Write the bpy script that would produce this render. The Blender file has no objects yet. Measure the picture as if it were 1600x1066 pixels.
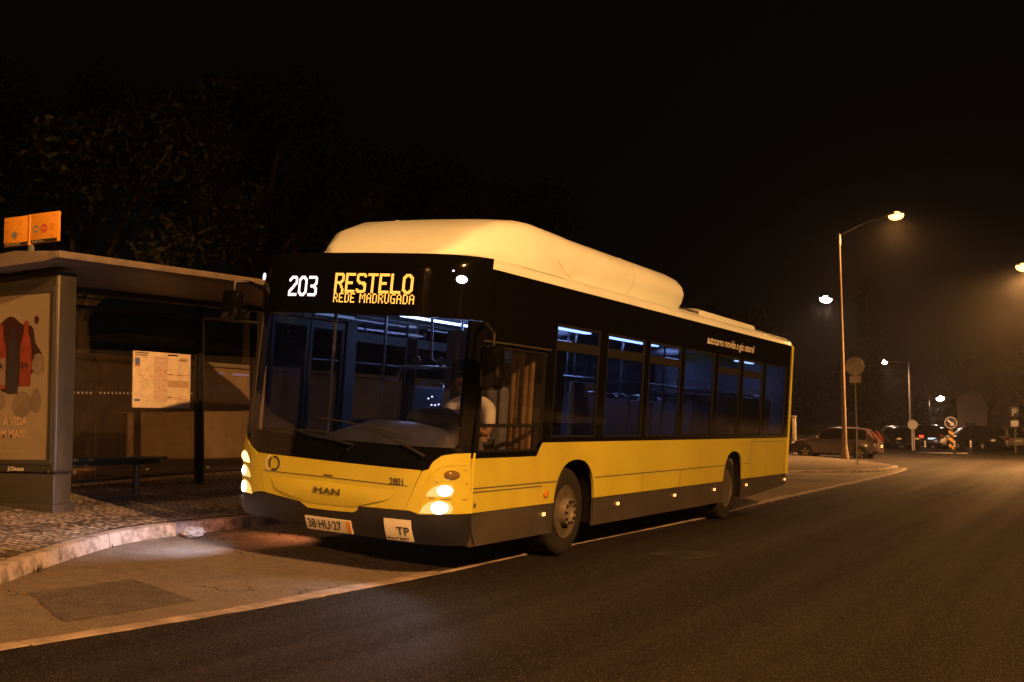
import bpy, bmesh, math, random
from mathutils import Vector, Matrix, noise
from mathutils.geometry import delaunay_2d_cdt
R = random.Random(7)
SC = bpy.context.scene
COL = SC.collection
PI = math.pi
V = Vector

# ------------------------------------------------------------------ helpers
def tag(o, label=None, cat=None, group=None, kind=None):
    if label: o['label'] = label
    if cat: o['category'] = cat
    if group: o['group'] = group
    if kind: o['kind'] = kind
    return o

def link(o, parent=None):
    COL.objects.link(o)
    if parent is not None: o.parent = parent
    return o

def empty(name, loc=(0, 0, 0), rot=(0, 0, 0)):
    o = bpy.data.objects.new(name, None)
    o.empty_display_size = .2
    o.location = loc; o.rotation_euler = rot
    return link(o)

def kids(o): return [c for c in bpy.data.objects if c.parent == o]

def copy_tree(o, parent=None):
    c = o.copy(); COL.objects.link(c)
    c.parent = parent
    if parent is not None: c.matrix_parent_inverse = o.matrix_parent_inverse.copy()
    for ch in kids(o): copy_tree(ch, c)
    return c

def finish(name, bm, mat, parent=None, smooth=35, recalc=True, loc=None, rot=None):
    if recalc: bmesh.ops.recalc_face_normals(bm, faces=bm.faces[:])
    me = bpy.data.meshes.new(name)
    bm.to_mesh(me); bm.free()
    for m in (mat if isinstance(mat, (list, tuple)) else [mat]): me.materials.append(m)
    if smooth:
        for p in me.polygons: p.use_smooth = True
        me.set_sharp_from_angle(angle=math.radians(smooth))
    o = bpy.data.objects.new(name, me)
    if loc: o.location = loc
    if rot: o.rotation_euler = rot
    return link(o, parent)

class MB:
    def __init__(s): s.bm = bmesh.new()
    def box(s, lo, hi, bev=0, seg=2, M=None):
        lo, hi = V(lo), V(hi); b = bmesh.new()
        bmesh.ops.create_cube(b, size=1)
        for v in b.verts: v.co = V([(lo[i] + hi[i]) / 2 + v.co[i] * (hi[i] - lo[i]) for i in range(3)])
        if bev: bmesh.ops.bevel(b, geom=b.edges[:], offset=bev, segments=seg, affect='EDGES', profile=.5)
        return s.add(b, M)
    def add(s, b, M=None):
        if M is not None: bmesh.ops.transform(b, matrix=M, verts=b.verts[:])
        me = bpy.data.meshes.new('t'); b.to_mesh(me); b.free()
        s.bm.from_mesh(me); bpy.data.meshes.remove(me); return s
    def tube(s, pts, r, n=10, cap=True, closed=False):
        pts = [V(p) for p in pts]; rs = r if isinstance(r, (list, tuple)) else [r] * len(pts)
        rings = []; up = V((0, 0, 1)); m = len(pts)
        d0 = (pts[1] - pts[0]).normalized()
        a = up.cross(d0)
        if a.length < 1e-3: a = V((1, 0, 0)).cross(d0)
        a.normalize()
        for i, p in enumerate(pts):
            if closed: d = (pts[(i + 1) % m] - pts[i - 1])
            else: d = pts[min(i + 1, m - 1)] - pts[max(i - 1, 0)]
            d.normalize()
            a = (a - d * a.dot(d)).normalized(); b = d.cross(a)
            rings.append([s.bm.verts.new(p + (a * math.cos(t) + b * math.sin(t)) * rs[i]) for t in [2 * PI * k / n for k in range(n)]])
        for i in range(m if closed else m - 1):
            A, B = rings[i], rings[(i + 1) % m]
            for k in range(n): s.bm.faces.new((A[k], A[(k + 1) % n], B[(k + 1) % n], B[k]))
        if cap and not closed:
            s.bm.faces.new(rings[0][::-1]); s.bm.faces.new(rings[-1])
        return s
    def lathe(s, prof, axis='x', n=32, c=(0, 0, 0), ring=False):
        # prof: list of (along, radius)
        c = V(c); rings = []
        for a, r in prof:
            row = []
            for k in range(n):
                t = 2 * PI * k / n; u, w = r * math.cos(t), r * math.sin(t)
                row.append(s.bm.verts.new(c + (V((a, u, w)) if axis == 'x' else V((u, a, w)) if axis == 'y' else V((u, w, a)))))
            rings.append(row)
        for i in range(len(prof) - 1 + (1 if ring else 0)):
            A, B = rings[i], rings[(i + 1) % len(prof)]
            for k in range(n): s.bm.faces.new((A[k], A[(k + 1) % n], B[(k + 1) % n], B[k]))
        if not ring:
            for row in (rings[0], rings[-1]): s.bm.faces.new(row)
        return s
    def prism(s, poly, axis, a, b, bev=0):
        # poly in the plane perpendicular to axis; from a to b along it
        def P(u, w, t): return V((t, u, w)) if axis == 'x' else V((u, t, w)) if axis == 'y' else V((u, w, t))
        bb = bmesh.new()
        A = [bb.verts.new(P(u, w, a)) for u, w in poly]; B = [bb.verts.new(P(u, w, b)) for u, w in poly]
        n = len(poly)
        bb.faces.new(A[::-1]); bb.faces.new(B)
        for i in range(n): bb.faces.new((A[i], A[(i + 1) % n], B[(i + 1) % n], B[i]))
        if bev: bmesh.ops.bevel(bb, geom=bb.edges[:], offset=bev, segments=2, affect='EDGES', profile=.5)
        return s.add(bb)
    def loft(s, rings, cap=True, closed=True):
        rr = [[s.bm.verts.new(V(p)) for p in r] for r in rings]; n = len(rr[0])
        for A, B in zip(rr, rr[1:]):
            for k in range(n if closed else n - 1): s.bm.faces.new((A[k], A[(k + 1) % n], B[(k + 1) % n], B[k]))
        if cap: s.bm.faces.new(rr[0][::-1]); s.bm.faces.new(rr[-1])
        return s
    def ball(s, c, r, n=16):
        r = r if isinstance(r, (list, tuple)) else (r, r, r)
        b = bmesh.new(); bmesh.ops.create_uvsphere(b, u_segments=n, v_segments=max(6, n // 2 + 1), radius=1)
        for v in b.verts: v.co = V([c[i] + v.co[i] * r[i] for i in range(3)])
        return s.add(b)
    def build(s, name, mat, parent=None, **k): return finish(name, s.bm, mat, parent, **k)

def inside(p, poly):
    x, y = p; c = False; n = len(poly)
    for i in range(n):
        (x1, y1), (x2, y2) = poly[i], poly[i - 1]
        if (y1 > y) != (y2 > y) and x < (x2 - x1) * (y - y1) / (y2 - y1) + x1: c = not c
    return c

def dseg(p, a, b):
    p, a, b = V(p), V(a), V(b); d = b - a; l = d.length_squared
    t = 0 if l == 0 else max(0, min(1, (p - a).dot(d) / l)); return (p - a - d * t).length

def sheet(name, outer, holes, mapf, step, thick, mat, parent=None, smooth=40):
    """a curved plate: outline with holes, laid on the surface mapf(a,b,depth)"""
    pts, edges = [], []
    loops = [outer] + list(holes)
    for lp in loops:
        st = len(pts); n = len(lp)
        for i in range(n):
            a, b = V(lp[i]), V(lp[(i + 1) % n]); k = max(1, int(math.ceil((b - a).length / step)))
            for j in range(k): pts.append(a.lerp(b, j / k))
        m = len(pts) - st
        edges += [(st + j, st + (j + 1) % m) for j in range(m)]
    xs = [p[0] for p in outer]; ys = [p[1] for p in outer]
    nx = int((max(xs) - min(xs)) / step); ny = int((max(ys) - min(ys)) / step)
    for i in range(1, nx + 1):
        for j in range(1, ny + 1):
            p = (min(xs) + i * step + .0013 * (j % 2), min(ys) + j * step)
            if inside(p, outer) and not any(inside(p, h) for h in holes):
                if all(dseg(p, lp[q], lp[q - 1]) > step * .35 for lp in loops for q in range(len(lp))): pts.append(V(p))
    vs, es, fs, *_ = delaunay_2d_cdt(pts, edges, [], 2 if holes else 1, 1e-5)
    bm = bmesh.new()
    A = [bm.verts.new(mapf(v[0], v[1], 0)) for v in vs]
    for f in fs:
        c = sum((V(vs[i]) for i in f), V((0, 0))) / len(f)
        if not inside(c, outer) or any(inside(c, h) for h in holes): continue
        try: bm.faces.new([A[i] for i in f])
        except ValueError: pass
    if thick:
        bnd = [e for e in bm.edges if len(e.link_faces) == 1]
        B = [bm.verts.new(mapf(v[0], v[1], -thick)) for v in vs]
        idx = {v: i for i, v in enumerate(A)}
        for f in list(bm.faces):
            bm.faces.new([B[idx[v]] for v in reversed(f.verts)])
        for e in bnd:
            a, b = e.verts; bm.faces.new((a, b, B[idx[b]], B[idx[a]]))
    bmesh.ops.delete(bm, geom=[v for v in bm.verts if not v.link_faces], context='VERTS')
    return finish(name, bm, mat, parent, smooth=smooth)

def text(name, s, size, mat, parent, place, shear=0, extrude=0, bold=0, sx=1, align='LEFT'):
    """lettering as a mesh; place(u,v,w) turns text-plane coordinates into the parent's space"""
    cu = bpy.data.curves.new('t', 'FONT'); cu.body = s; cu.size = size; cu.shear = shear; cu.align_x = align
    cu.extrude = extrude; cu.offset = bold; cu.resolution_u = 3
    ob = bpy.data.objects.new('t', cu); COL.objects.link(ob)
    bpy.context.view_layer.update()
    me = bpy.data.meshes.new_from_object(ob.evaluated_get(bpy.context.evaluated_depsgraph_get()))
    bpy.data.objects.remove(ob); bpy.data.curves.remove(cu)
    bm = bmesh.new(); bm.from_mesh(me); bpy.data.meshes.remove(me)
    for v in bm.verts: v.co = place(v.co.x * sx, v.co.y, v.co.z)
    return finish(name, bm, mat, parent, smooth=0, recalc=False)

# ------------------------------------------------------------------ materials
def nt(name):
    m = bpy.data.materials.new(name); m.use_nodes = True
    t = m.node_tree; t.nodes.clear()
    out = t.nodes.new('ShaderNodeOutputMaterial')
    return m, t, out

def N(t, typ, **kw):
    n = t.nodes.new(typ)
    for k, v in kw.items():
        if k in n.inputs: n.inputs[k].default_value = v
        else: setattr(n, k, v)
    return n

def mat(name, col, rough=.5, metal=0, var=0, scale=6, bump=0, bscale=40, spec=.5, coat=0, dirt=None):
    """principled paint/stone/plastic with procedural colour variation, grime and bump"""
    m, t, out = nt(name); L = t.links.new
    b = N(t, 'ShaderNodeBsdfPrincipled', Roughness=rough, Metallic=metal)
    b.inputs['Specular IOR Level'].default_value = spec
    b.inputs['Coat Weight'].default_value = coat; b.inputs['Coat Roughness'].default_value = .08
    L(b.outputs[0], out.inputs[0])
    tc = N(t, 'ShaderNodeTexCoord')
    c4 = (*col, 1)
    b.inputs['Base Color'].default_value = c4
    if var:
        n = N(t, 'ShaderNodeTexNoise', Scale=scale, Detail=6, Roughness=.62); L(tc.outputs['Object'], n.inputs['Vector'])
        r = N(t, 'ShaderNodeMapRange'); L(n.outputs[0], r.inputs[0])
        r.inputs[1].default_value = .3; r.inputs[2].default_value = .7; r.inputs[3].default_value = 1 - var; r.inputs[4].default_value = 1 + var
        mx = N(t, 'ShaderNodeMix', data_type='RGBA', blend_type='MULTIPLY'); mx.inputs[0].default_value = 1
        mx.inputs[6].default_value = c4; L(r.outputs[0], mx.inputs[7]); src = mx.outputs[2]
        if dirt:
            n2 = N(t, 'ShaderNodeTexNoise', Scale=scale * .6, Detail=8, Roughness=.7); L(tc.outputs['Object'], n2.inputs['Vector'])
            r2 = N(t, 'ShaderNodeMapRange'); L(n2.outputs[0], r2.inputs[0]); r2.inputs[1].default_value = .5; r2.inputs[2].default_value = .75
            r2.inputs[4].default_value = .7
            m2 = N(t, 'ShaderNodeMix', data_type='RGBA'); L(r2.outputs[0], m2.inputs[0]); L(src, m2.inputs[6]); m2.inputs[7].default_value = (*dirt, 1)
            src = m2.outputs[2]
        L(src, b.inputs['Base Color'])
        rr = N(t, 'ShaderNodeMapRange'); L(n.outputs[0], rr.inputs[0]); rr.inputs[3].default_value = rough * .75; rr.inputs[4].default_value = min(1, rough * 1.25)
        L(rr.outputs[0], b.inputs['Roughness'])
    if bump:
        n = N(t, 'ShaderNodeTexNoise', Scale=bscale, Detail=4); L(tc.outputs['Object'], n.inputs['Vector'])
        bp = N(t, 'ShaderNodeBump', Strength=bump, Distance=.01); L(n.outputs[0], bp.inputs['Height']); L(bp.outputs[0], b.inputs['Normal'])
    return m

def glow(name, col, s):
    m, t, out = nt(name); e = N(t, 'ShaderNodeEmission', Strength=s); e.inputs[0].default_value = (*col, 1)
    t.links.new(e.outputs[0], out.inputs[0]); return m

def glass(name, tint, ior=1.45, dirt=0, dcol=(.3, .3, .3), rough=.02, refl=1.0, trans=False):
    m, t, out = nt(name); L = t.links.new
    tr = N(t, 'ShaderNodeBsdfTransparent'); tr.inputs[0].default_value = (*tint, 1)
    gl = N(t, 'ShaderNodeBsdfGlossy', Roughness=rough); gl.inputs[0].default_value = (refl, refl, refl, 1)
    lw = N(t, 'ShaderNodeLayerWeight', Blend=.5); pw = N(t, 'ShaderNodeMath', operation='POWER'); L(lw.outputs['Facing'], pw.inputs[0]); pw.inputs[1].default_value = 5
    fr = N(t, 'ShaderNodeMath', operation='MULTIPLY_ADD'); L(pw.outputs[0], fr.inputs[0]); fr.inputs[1].default_value = .96; fr.inputs[2].default_value = .035
    mx = N(t, 'ShaderNodeMixShader'); L(fr.outputs[0], mx.inputs[0]); L(tr.outputs[0], mx.inputs[1]); L(gl.outputs[0], mx.inputs[2])
    last = mx.outputs[0]
    if dirt:
        tc = N(t, 'ShaderNodeTexCoord'); n = N(t, 'ShaderNodeTexNoise', Scale=3.0, Detail=8, Roughness=.7); L(tc.outputs['Object'], n.inputs['Vector'])
        r = N(t, 'ShaderNodeMapRange'); L(n.outputs[0], r.inputs[0]); r.inputs[1].default_value = .3; r.inputs[2].default_value = .75
        r.inputs[3].default_value = dirt * .3; r.inputs[4].default_value = dirt * 1.5
        d = N(t, 'ShaderNodeBsdfTranslucent' if trans else 'ShaderNodeBsdfDiffuse'); d.inputs[0].default_value = (*dcol, 1)
        m2 = N(t, 'ShaderNodeMixShader'); L(r.outputs[0], m2.inputs[0]); L(last, m2.inputs[1]); L(d.outputs[0], m2.inputs[2]); last = m2.outputs[0]
    L(last, out.inputs[0]); return m

def ground_mat(name, c1, c2, tracks=0, specks=0, crack=0, speck_scale=90, rough=.8, bump=.5, blot=.7, patchy=.25, sheen=.35):
    m, t, out = nt(name); L = t.links.new
    b = N(t, 'ShaderNodeBsdfPrincipled', Roughness=rough); b.inputs['Specular IOR Level'].default_value = sheen
    L(b.outputs[0], out.inputs[0]); tc = N(t, 'ShaderNodeTexCoord'); P = tc.outputs['Object']
    big = N(t, 'ShaderNodeTexNoise', Scale=blot, Detail=9, Roughness=.65); L(P, big.inputs['Vector'])
    fine = N(t, 'ShaderNodeTexNoise', Scale=60, Detail=4, Roughness=.7); L(P, fine.inputs['Vector'])
    mid = N(t, 'ShaderNodeTexNoise', Scale=7, Detail=6, Roughness=.6); L(P, mid.inputs['Vector'])
    rg = N(t, 'ShaderNodeMapRange'); L(big.outputs[0], rg.inputs[0]); rg.inputs[1].default_value = .32; rg.inputs[2].default_value = .68
    mx = N(t, 'ShaderNodeMix', data_type='RGBA'); L(rg.outputs[0], mx.inputs[0]); mx.inputs[6].default_value = (*c1, 1); mx.inputs[7].default_value = (*c2, 1)
    r2 = N(t, 'ShaderNodeMapRange'); L(fine.outputs[0], r2.inputs[0]); r2.inputs[1].default_value = .3; r2.inputs[2].default_value = .7
    r2.inputs[3].default_value = .55; r2.inputs[4].default_value = 1.45
    m2 = N(t, 'ShaderNodeMix', data_type='RGBA', blend_type='MULTIPLY'); m2.inputs[0].default_value = 1; L(mx.outputs[2], m2.inputs[6]); L(r2.outputs[0], m2.inputs[7])
    r3 = N(t, 'ShaderNodeMapRange'); L(mid.outputs[0], r3.inputs[0]); r3.inputs[1].default_value = .3; r3.inputs[2].default_value = .7
    r3.inputs[3].default_value = 1 - patchy; r3.inputs[4].default_value = 1 + patchy
    m3 = N(t, 'ShaderNodeMix', data_type='RGBA', blend_type='MULTIPLY'); m3.inputs[0].default_value = 1; L(m2.outputs[2], m3.inputs[6]); L(r3.outputs[0], m3.inputs[7])
    src = m3.outputs[2]; h = fine.outputs[0]
    if tracks:
        mp = N(t, 'ShaderNodeMapping'); L(P, mp.inputs[0]); mp.inputs['Scale'].default_value = (1.1, .035, 1)
        tn = N(t, 'ShaderNodeTexNoise', Scale=1.0, Detail=5, Roughness=.6); L(mp.outputs[0], tn.inputs['Vector'])
        tr_ = N(t, 'ShaderNodeMapRange'); L(tn.outputs[0], tr_.inputs[0]); tr_.inputs[1].default_value = .35; tr_.inputs[2].default_value = .65; tr_.inputs[3].default_value = 1 - tracks; tr_.inputs[4].default_value = 1 + tracks
        mt_ = N(t, 'ShaderNodeMix', data_type='RGBA', blend_type='MULTIPLY'); mt_.inputs[0].default_value = 1; L(src, mt_.inputs[6]); L(tr_.outputs[0], mt_.inputs[7]); src = mt_.outputs[2]
        on = N(t, 'ShaderNodeTexNoise', Scale=.9, Detail=7, Roughness=.7); L(P, on.inputs['Vector'])
        orr = N(t, 'ShaderNodeMapRange'); L(on.outputs[0], orr.inputs[0]); orr.inputs[1].default_value = .60; orr.inputs[2].default_value = .70; orr.inputs[4].default_value = .6
        mo = N(t, 'ShaderNodeMix', data_type='RGBA'); L(orr.outputs[0], mo.inputs[0]); L(src, mo.inputs[6]); mo.inputs[7].default_value = (.008, .007, .006, 1); src = mo.outputs[2]
        rr_ = N(t, 'ShaderNodeMapRange'); L(tn.outputs[0], rr_.inputs[0]); rr_.inputs[1].default_value = .3; rr_.inputs[2].default_value = .7; rr_.inputs[3].default_value = rough + .12; rr_.inputs[4].default_value = rough - .12
        L(rr_.outputs[0], b.inputs['Roughness'])
    if specks:
        v = N(t, 'ShaderNodeTexVoronoi', Scale=speck_scale); L(P, v.inputs['Vector'])
        s = N(t, 'ShaderNodeSeparateColor'); L(v.outputs['Color'], s.inputs[0])
        g = N(t, 'ShaderNodeMath', operation='GREATER_THAN'); L(s.outputs[0], g.inputs[0]); g.inputs[1].default_value = 1 - specks
        m4 = N(t, 'ShaderNodeMix', data_type='RGBA'); L(g.outputs[0], m4.inputs[0]); L(src, m4.inputs[6]); m4.inputs[7].default_value = (.20, .18, .155, 1); src = m4.outputs[2]
        ad = N(t, 'ShaderNodeMath', operation='ADD'); L(v.outputs['Distance'], ad.inputs[0]); L(fine.outputs[0], ad.inputs[1]); h = ad.outputs[0]
    if crack:
        w = N(t, 'ShaderNodeTexNoise', Scale=2.5, Detail=5); L(P, w.inputs['Vector'])
        wm = N(t, 'ShaderNodeMix', data_type='RGBA', blend_type='ADD'); wm.inputs[0].default_value = .35; L(P, wm.inputs[6]); L(w.outputs['Color'], wm.inputs[7])
        v = N(t, 'ShaderNodeTexVoronoi', feature='DISTANCE_TO_EDGE', Scale=5.0); L(wm.outputs[2], v.inputs['Vector'])
        lt = N(t, 'ShaderNodeMath', operation='LESS_THAN'); L(v.outputs['Distance'], lt.inputs[0]); lt.inputs[1].default_value = .022
        mk = N(t, 'ShaderNodeTexNoise', Scale=.55, Detail=3); L(P, mk.inputs['Vector'])
        gt = N(t, 'ShaderNodeMath', operation='GREATER_THAN'); L(mk.outputs[0], gt.inputs[0]); gt.inputs[1].default_value = 1 - crack
        mu = N(t, 'ShaderNodeMath', operation='MULTIPLY'); L(lt.outputs[0], mu.inputs[0]); L(gt.outputs[0], mu.inputs[1])
        m5 = N(t, 'ShaderNodeMix', data_type='RGBA'); L(mu.outputs[0], m5.inputs[0]); L(src, m5.inputs[6]); m5.inputs[7].default_value = (.02, .018, .015, 1); src = m5.outputs[2]
    L(src, b.inputs['Base Color'])
    bp = N(t, 'ShaderNodeBump', Strength=bump, Distance=.012); L(h, bp.inputs['Height']); L(bp.outputs[0], b.inputs['Normal'])
    return m

def cobble_mat():
    m, t, out = nt('limestone_cobbles'); L = t.links.new
    b = N(t, 'ShaderNodeBsdfPrincipled', Roughness=.6); L(b.outputs[0], out.inputs[0])
    tc = N(t, 'ShaderNodeTexCoord'); P = tc.outputs['Object']
    v = N(t, 'ShaderNodeTexVoronoi', feature='DISTANCE_TO_EDGE', Scale=10.5, Randomness=.45); L(P, v.inputs['Vector'])
    vc = N(t, 'ShaderNodeTexVoronoi', Scale=10.5, Randomness=.45); L(P, vc.inputs['Vector'])
    r = N(t, 'ShaderNodeMapRange'); L(v.outputs['Distance'], r.inputs[0]); r.inputs[1].default_value = .03; r.inputs[2].default_value = .2
    s = N(t, 'ShaderNodeSeparateColor'); L(vc.outputs['Color'], s.inputs[0])
    rc = N(t, 'ShaderNodeMapRange'); L(s.outputs[0], rc.inputs[0]); rc.inputs[3].default_value = .6; rc.inputs[4].default_value = 1.25
    n = N(t, 'ShaderNodeTexNoise', Scale=1.3, Detail=7, Roughness=.7); L(P, n.inputs['Vector'])
    rn = N(t, 'ShaderNodeMapRange'); L(n.outputs[0], rn.inputs[0]); rn.inputs[1].default_value = .3; rn.inputs[2].default_value = .7; rn.inputs[3].default_value = .6; rn.inputs[4].default_value = 1.15
    mu = N(t, 'ShaderNodeMath', operation='MULTIPLY'); L(rc.outputs[0], mu.inputs[0]); L(rn.outputs[0], mu.inputs[1])
    c = N(t, 'ShaderNodeMix', data_type='RGBA', blend_type='MULTIPLY'); c.inputs[0].default_value = 1; c.inputs[6].default_value = (.50, .43, .34, 1); L(mu.outputs[0], c.inputs[7])
    m2 = N(t, 'ShaderNodeMix', data_type='RGBA'); L(r.outputs[0], m2.inputs[0]); m2.inputs[6].default_value = (.05, .042, .033, 1); L(c.outputs[2], m2.inputs[7])
    L(m2.outputs[2], b.inputs['Base Color'])
    bp = N(t, 'ShaderNodeBump', Strength=.9, Distance=.03); L(r.outputs[0], bp.inputs['Height']); L(bp.outputs[0], b.inputs['Normal'])
    return m

def kerb_mat():
    m, t, out = nt('kerb_limestone'); L = t.links.new
    b = N(t, 'ShaderNodeBsdfPrincipled', Roughness=.75); L(b.outputs[0], out.inputs[0])
    tc = N(t, 'ShaderNodeTexCoord'); P = tc.outputs['Object']
    n = N(t, 'ShaderNodeTexNoise', Scale=5, Detail=9, Roughness=.7); L(P, n.inputs['Vector'])
    r = N(t, 'ShaderNodeValToRGB'); L(n.outputs[0], r.inputs[0])
    e = r.color_ramp.elements; e[0].position = .36; e[0].color = (.09, .075, .06, 1); e[1].position = .55; e[1].color = (.40, .35, .31, 1)
    n2 = N(t, 'ShaderNodeTexNoise', Scale=1.1, Detail=6, Roughness=.75); L(P, n2.inputs['Vector'])
    r2 = N(t, 'ShaderNodeMapRange'); L(n2.outputs[0], r2.inputs[0]); r2.inputs[1].default_value = .54; r2.inputs[2].default_value = .64; r2.inputs[4].default_value = .75
    mx = N(t, 'ShaderNodeMix', data_type='RGBA'); L(r2.outputs[0], mx.inputs[0]); L(r.outputs[0], mx.inputs[6]); mx.inputs[7].default_value = (.10, .07, .045, 1)
    L(mx.outputs[2], b.inputs['Base Color'])
    bp = N(t, 'ShaderNodeBump', Strength=.5, Distance=.02); L(n.outputs[0], bp.inputs['Height']); L(bp.outputs[0], b.inputs['Normal'])
    return m

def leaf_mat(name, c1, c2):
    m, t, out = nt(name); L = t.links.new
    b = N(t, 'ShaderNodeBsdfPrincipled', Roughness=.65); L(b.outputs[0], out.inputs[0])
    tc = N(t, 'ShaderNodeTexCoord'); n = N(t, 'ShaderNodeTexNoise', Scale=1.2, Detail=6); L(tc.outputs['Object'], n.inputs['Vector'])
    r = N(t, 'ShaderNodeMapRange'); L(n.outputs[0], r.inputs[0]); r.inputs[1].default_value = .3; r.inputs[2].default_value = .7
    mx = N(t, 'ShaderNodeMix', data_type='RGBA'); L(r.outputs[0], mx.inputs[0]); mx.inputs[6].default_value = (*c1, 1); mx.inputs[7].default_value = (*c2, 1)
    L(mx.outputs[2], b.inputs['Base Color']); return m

M = dict(
    road=ground_mat('road_asphalt', (.0155, .0135, .011), (.024, .0205, .0165), specks=.042, speck_scale=160, rough=.72, bump=1.0, blot=.22, sheen=.14, tracks=.28),
    bay=ground_mat('worn_bay_asphalt', (.148, .125, .098), (.215, .185, .148), crack=.47, specks=.03, speck_scale=120, rough=.8, bump=.5, blot=.5, patchy=.16),
    patch=ground_mat('patched_asphalt', (.085, .075, .07), (.11, .10, .09), specks=.03, rough=.8, blot=1.2),
    side=ground_mat('side_asphalt', (.07, .062, .055), (.11, .10, .085), specks=.04, rough=.7, blot=.15),
    earth=ground_mat('dry_earth', (.05, .045, .03), (.08, .07, .045), rough=.95, blot=.3),
    cobble=cobble_mat(), kerb=kerb_mat(),
    gutter=mat('gutter_stone', (.34, .285, .24), .75, var=.5, scale=3, bump=.8, bscale=22, dirt=(.05, .042, .034)),
    yellow=mat('yellow_bus_paint', (.53, .48, .045), .34, var=.09, scale=1.1, coat=.4, dirt=(.40, .345, .05)),
    cream=mat('cream_bus_paint', (.79, .88, .83), .38, var=.07, scale=.9, coat=.5),
    black=mat('black_gloss_paint', (.0035, .0035, .004), .06, var=.05, scale=2, spec=.4),
    dark=mat('dark_plastic', (.009, .009, .0095), .45, var=.1, bump=.1),
    skirt=mat('grey_skirt_paint', (.052, .048, .045), .42, var=.2, scale=2.5, coat=.2, dirt=(.085, .07, .05)),
    bumper=mat('dark_bumper_plastic', (.015, .0155, .018), .38, var=.15, scale=3, dirt=(.03, .026, .022)),
    rubber=mat('tyre_rubber', (.011, .0105, .010), .75, var=.3, scale=9, bump=.2),
    rim=mat('grey_wheel_steel', (.10, .088, .075), .5, metal=.2, var=.3, scale=8, dirt=(.06, .04, .025)),
    hub=mat('hub_steel', (.30, .27, .23), .45, metal=.5, var=.25, scale=14, dirt=(.10, .06, .03)),
    nut=mat('dark_steel', (.05, .045, .04), .5, metal=.6, var=.2),
    chrome=mat('chrome', (.7, .7, .72), .16, metal=1, var=.05),
    white=mat('white_plate', (.80, .78, .70), .45, var=.04),
    ink=mat('black_ink', (.012, .012, .012), .6, var=.05),
    amber=mat('amber_lens', (.55, .22, .03), .15, var=.1, coat=1),
    brass=mat('smoked_lens', (.30, .19, .07), .12, metal=.4, var=.1, coat=1),
    inter=mat('interior_grey', (.34, .36, .40), .5, var=.08),
    dashm=mat('dashboard_grey', (.17, .175, .20), .24, var=.15, scale=5), interd=mat('interior_dark', (.07, .072, .085), .6, var=.12),
    seat=mat('seat_fabric', (.12, .13, .17), .8, var=.25, scale=20),
    curtain=mat('brown_seat_cover', (.24, .15, .07), .8, var=.3, scale=12),
    rail=mat('steel_rail', (.55, .57, .6), .22, metal=.9, var=.05),
    shirt=mat('white_cotton', (.78, .77, .74), .85, var=.05, bump=.25, bscale=16),
    skin=mat('skin', (.34, .19, .12), .55, var=.08, scale=20),
    hair=mat('dark_hair', (.016, .013, .011), .6, var=.2, scale=60, bump=.5, bscale=120),
    jeans=mat('dark_trousers', (.03, .035, .05), .85, var=.15),
    shelter=mat('green_grey_metal', (.05, .046, .036), .42, metal=.25, var=.12, scale=5, dirt=(.05, .042, .03)),
    roofm=mat('shelter_roof_metal', (.19, .16, .13), .5, metal=.15, var=.15, scale=5, dirt=(.10, .08, .06)),
    paper=mat('map_paper', (.72, .62, .46), .7, var=.16, scale=7),
    stone=mat('grey_concrete', (.30, .27, .23), .85, var=.2, scale=2, bump=.4, dirt=(.14, .12, .09)),
    housewall=mat('pale_house_render', (.62, .44, .32), .9, var=.15, scale=.6), iron=mat('cast_iron', (.016, .014, .012), .55, var=.3, scale=30, bump=.6, bscale=60),
    wall=mat('stained_render', (.34, .27, .20), .9, var=.22, scale=1.1, bump=.4, bscale=30, dirt=(.12, .09, .06)),
    galv=mat('galvanised_steel', (.32, .31, .29), .5, metal=.5, var=.15, scale=8),
    pole=mat('painted_pole', (.22, .17, .125), .6, var=.18, scale=5, dirt=(.18, .13, .08)),
    signback=mat('sign_back_metal', (.62, .56, .52), .55, metal=.4, var=.2, scale=9),
    signyel=mat('orange_sign', (.80, .36, .03), .5, var=.07, scale=6),
    signblue=mat('blue_sign', (.01, .016, .05), .4, var=.08),
    signwhite=mat('white_sign', (.75, .73, .68), .45, var=.05),
    signred=mat('red_sign', (.45, .03, .02), .45, var=.05),
    grey_ink=mat('grey_ink', (.25, .25, .27), .6, var=.1), red_ink=mat('red_ink', (.55, .10, .05), .6, var=.1),
    blue_ink=mat('blue_ink', (.12, .17, .38), .6, var=.1), pink_ink=mat('pink_ink', (.62, .49, .39), .7, var=.2, scale=16),
    tan_ink=mat('tan_ink', (.48, .35, .22), .7, var=.15),
    bark=mat('bark', (.07, .055, .04), .9, var=.3, scale=6, bump=.8, bscale=14),
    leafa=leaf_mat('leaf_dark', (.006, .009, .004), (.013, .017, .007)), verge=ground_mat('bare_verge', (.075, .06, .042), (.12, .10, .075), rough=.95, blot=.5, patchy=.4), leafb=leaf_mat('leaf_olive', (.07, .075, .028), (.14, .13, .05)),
    bag=mat('paper_litter', (.72, .62, .55), .8, var=.15, scale=14),
    wscreen=glass('windscreen_glass', (.66, .68, .76), dirt=.035, dcol=(.40, .42, .55), trans=True),
    sideglass=glass('tinted_side_glass', (.41, .44, .53), dirt=.014, dcol=(.36, .42, .60), trans=True),
    cabglass=glass('cab_glass', (.80, .80, .80), dirt=.015, dcol=(.34, .30, .26)),
    doorglass=glass('door_glass', (.31, .33, .38), dirt=.02, dcol=(.3, .33, .42), trans=True),
    shglass=glass('shelter_glass', (.74, .72, .66), dirt=.06, dcol=(.25, .20, .14)),
    carglass=glass('car_glass', (.10, .10, .11), dirt=.05, dcol=(.1, .09, .08)),
    lens=glass('clear_lens', (.9, .9, .9), dirt=.1, dcol=(.6, .6, .6)),
)
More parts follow.
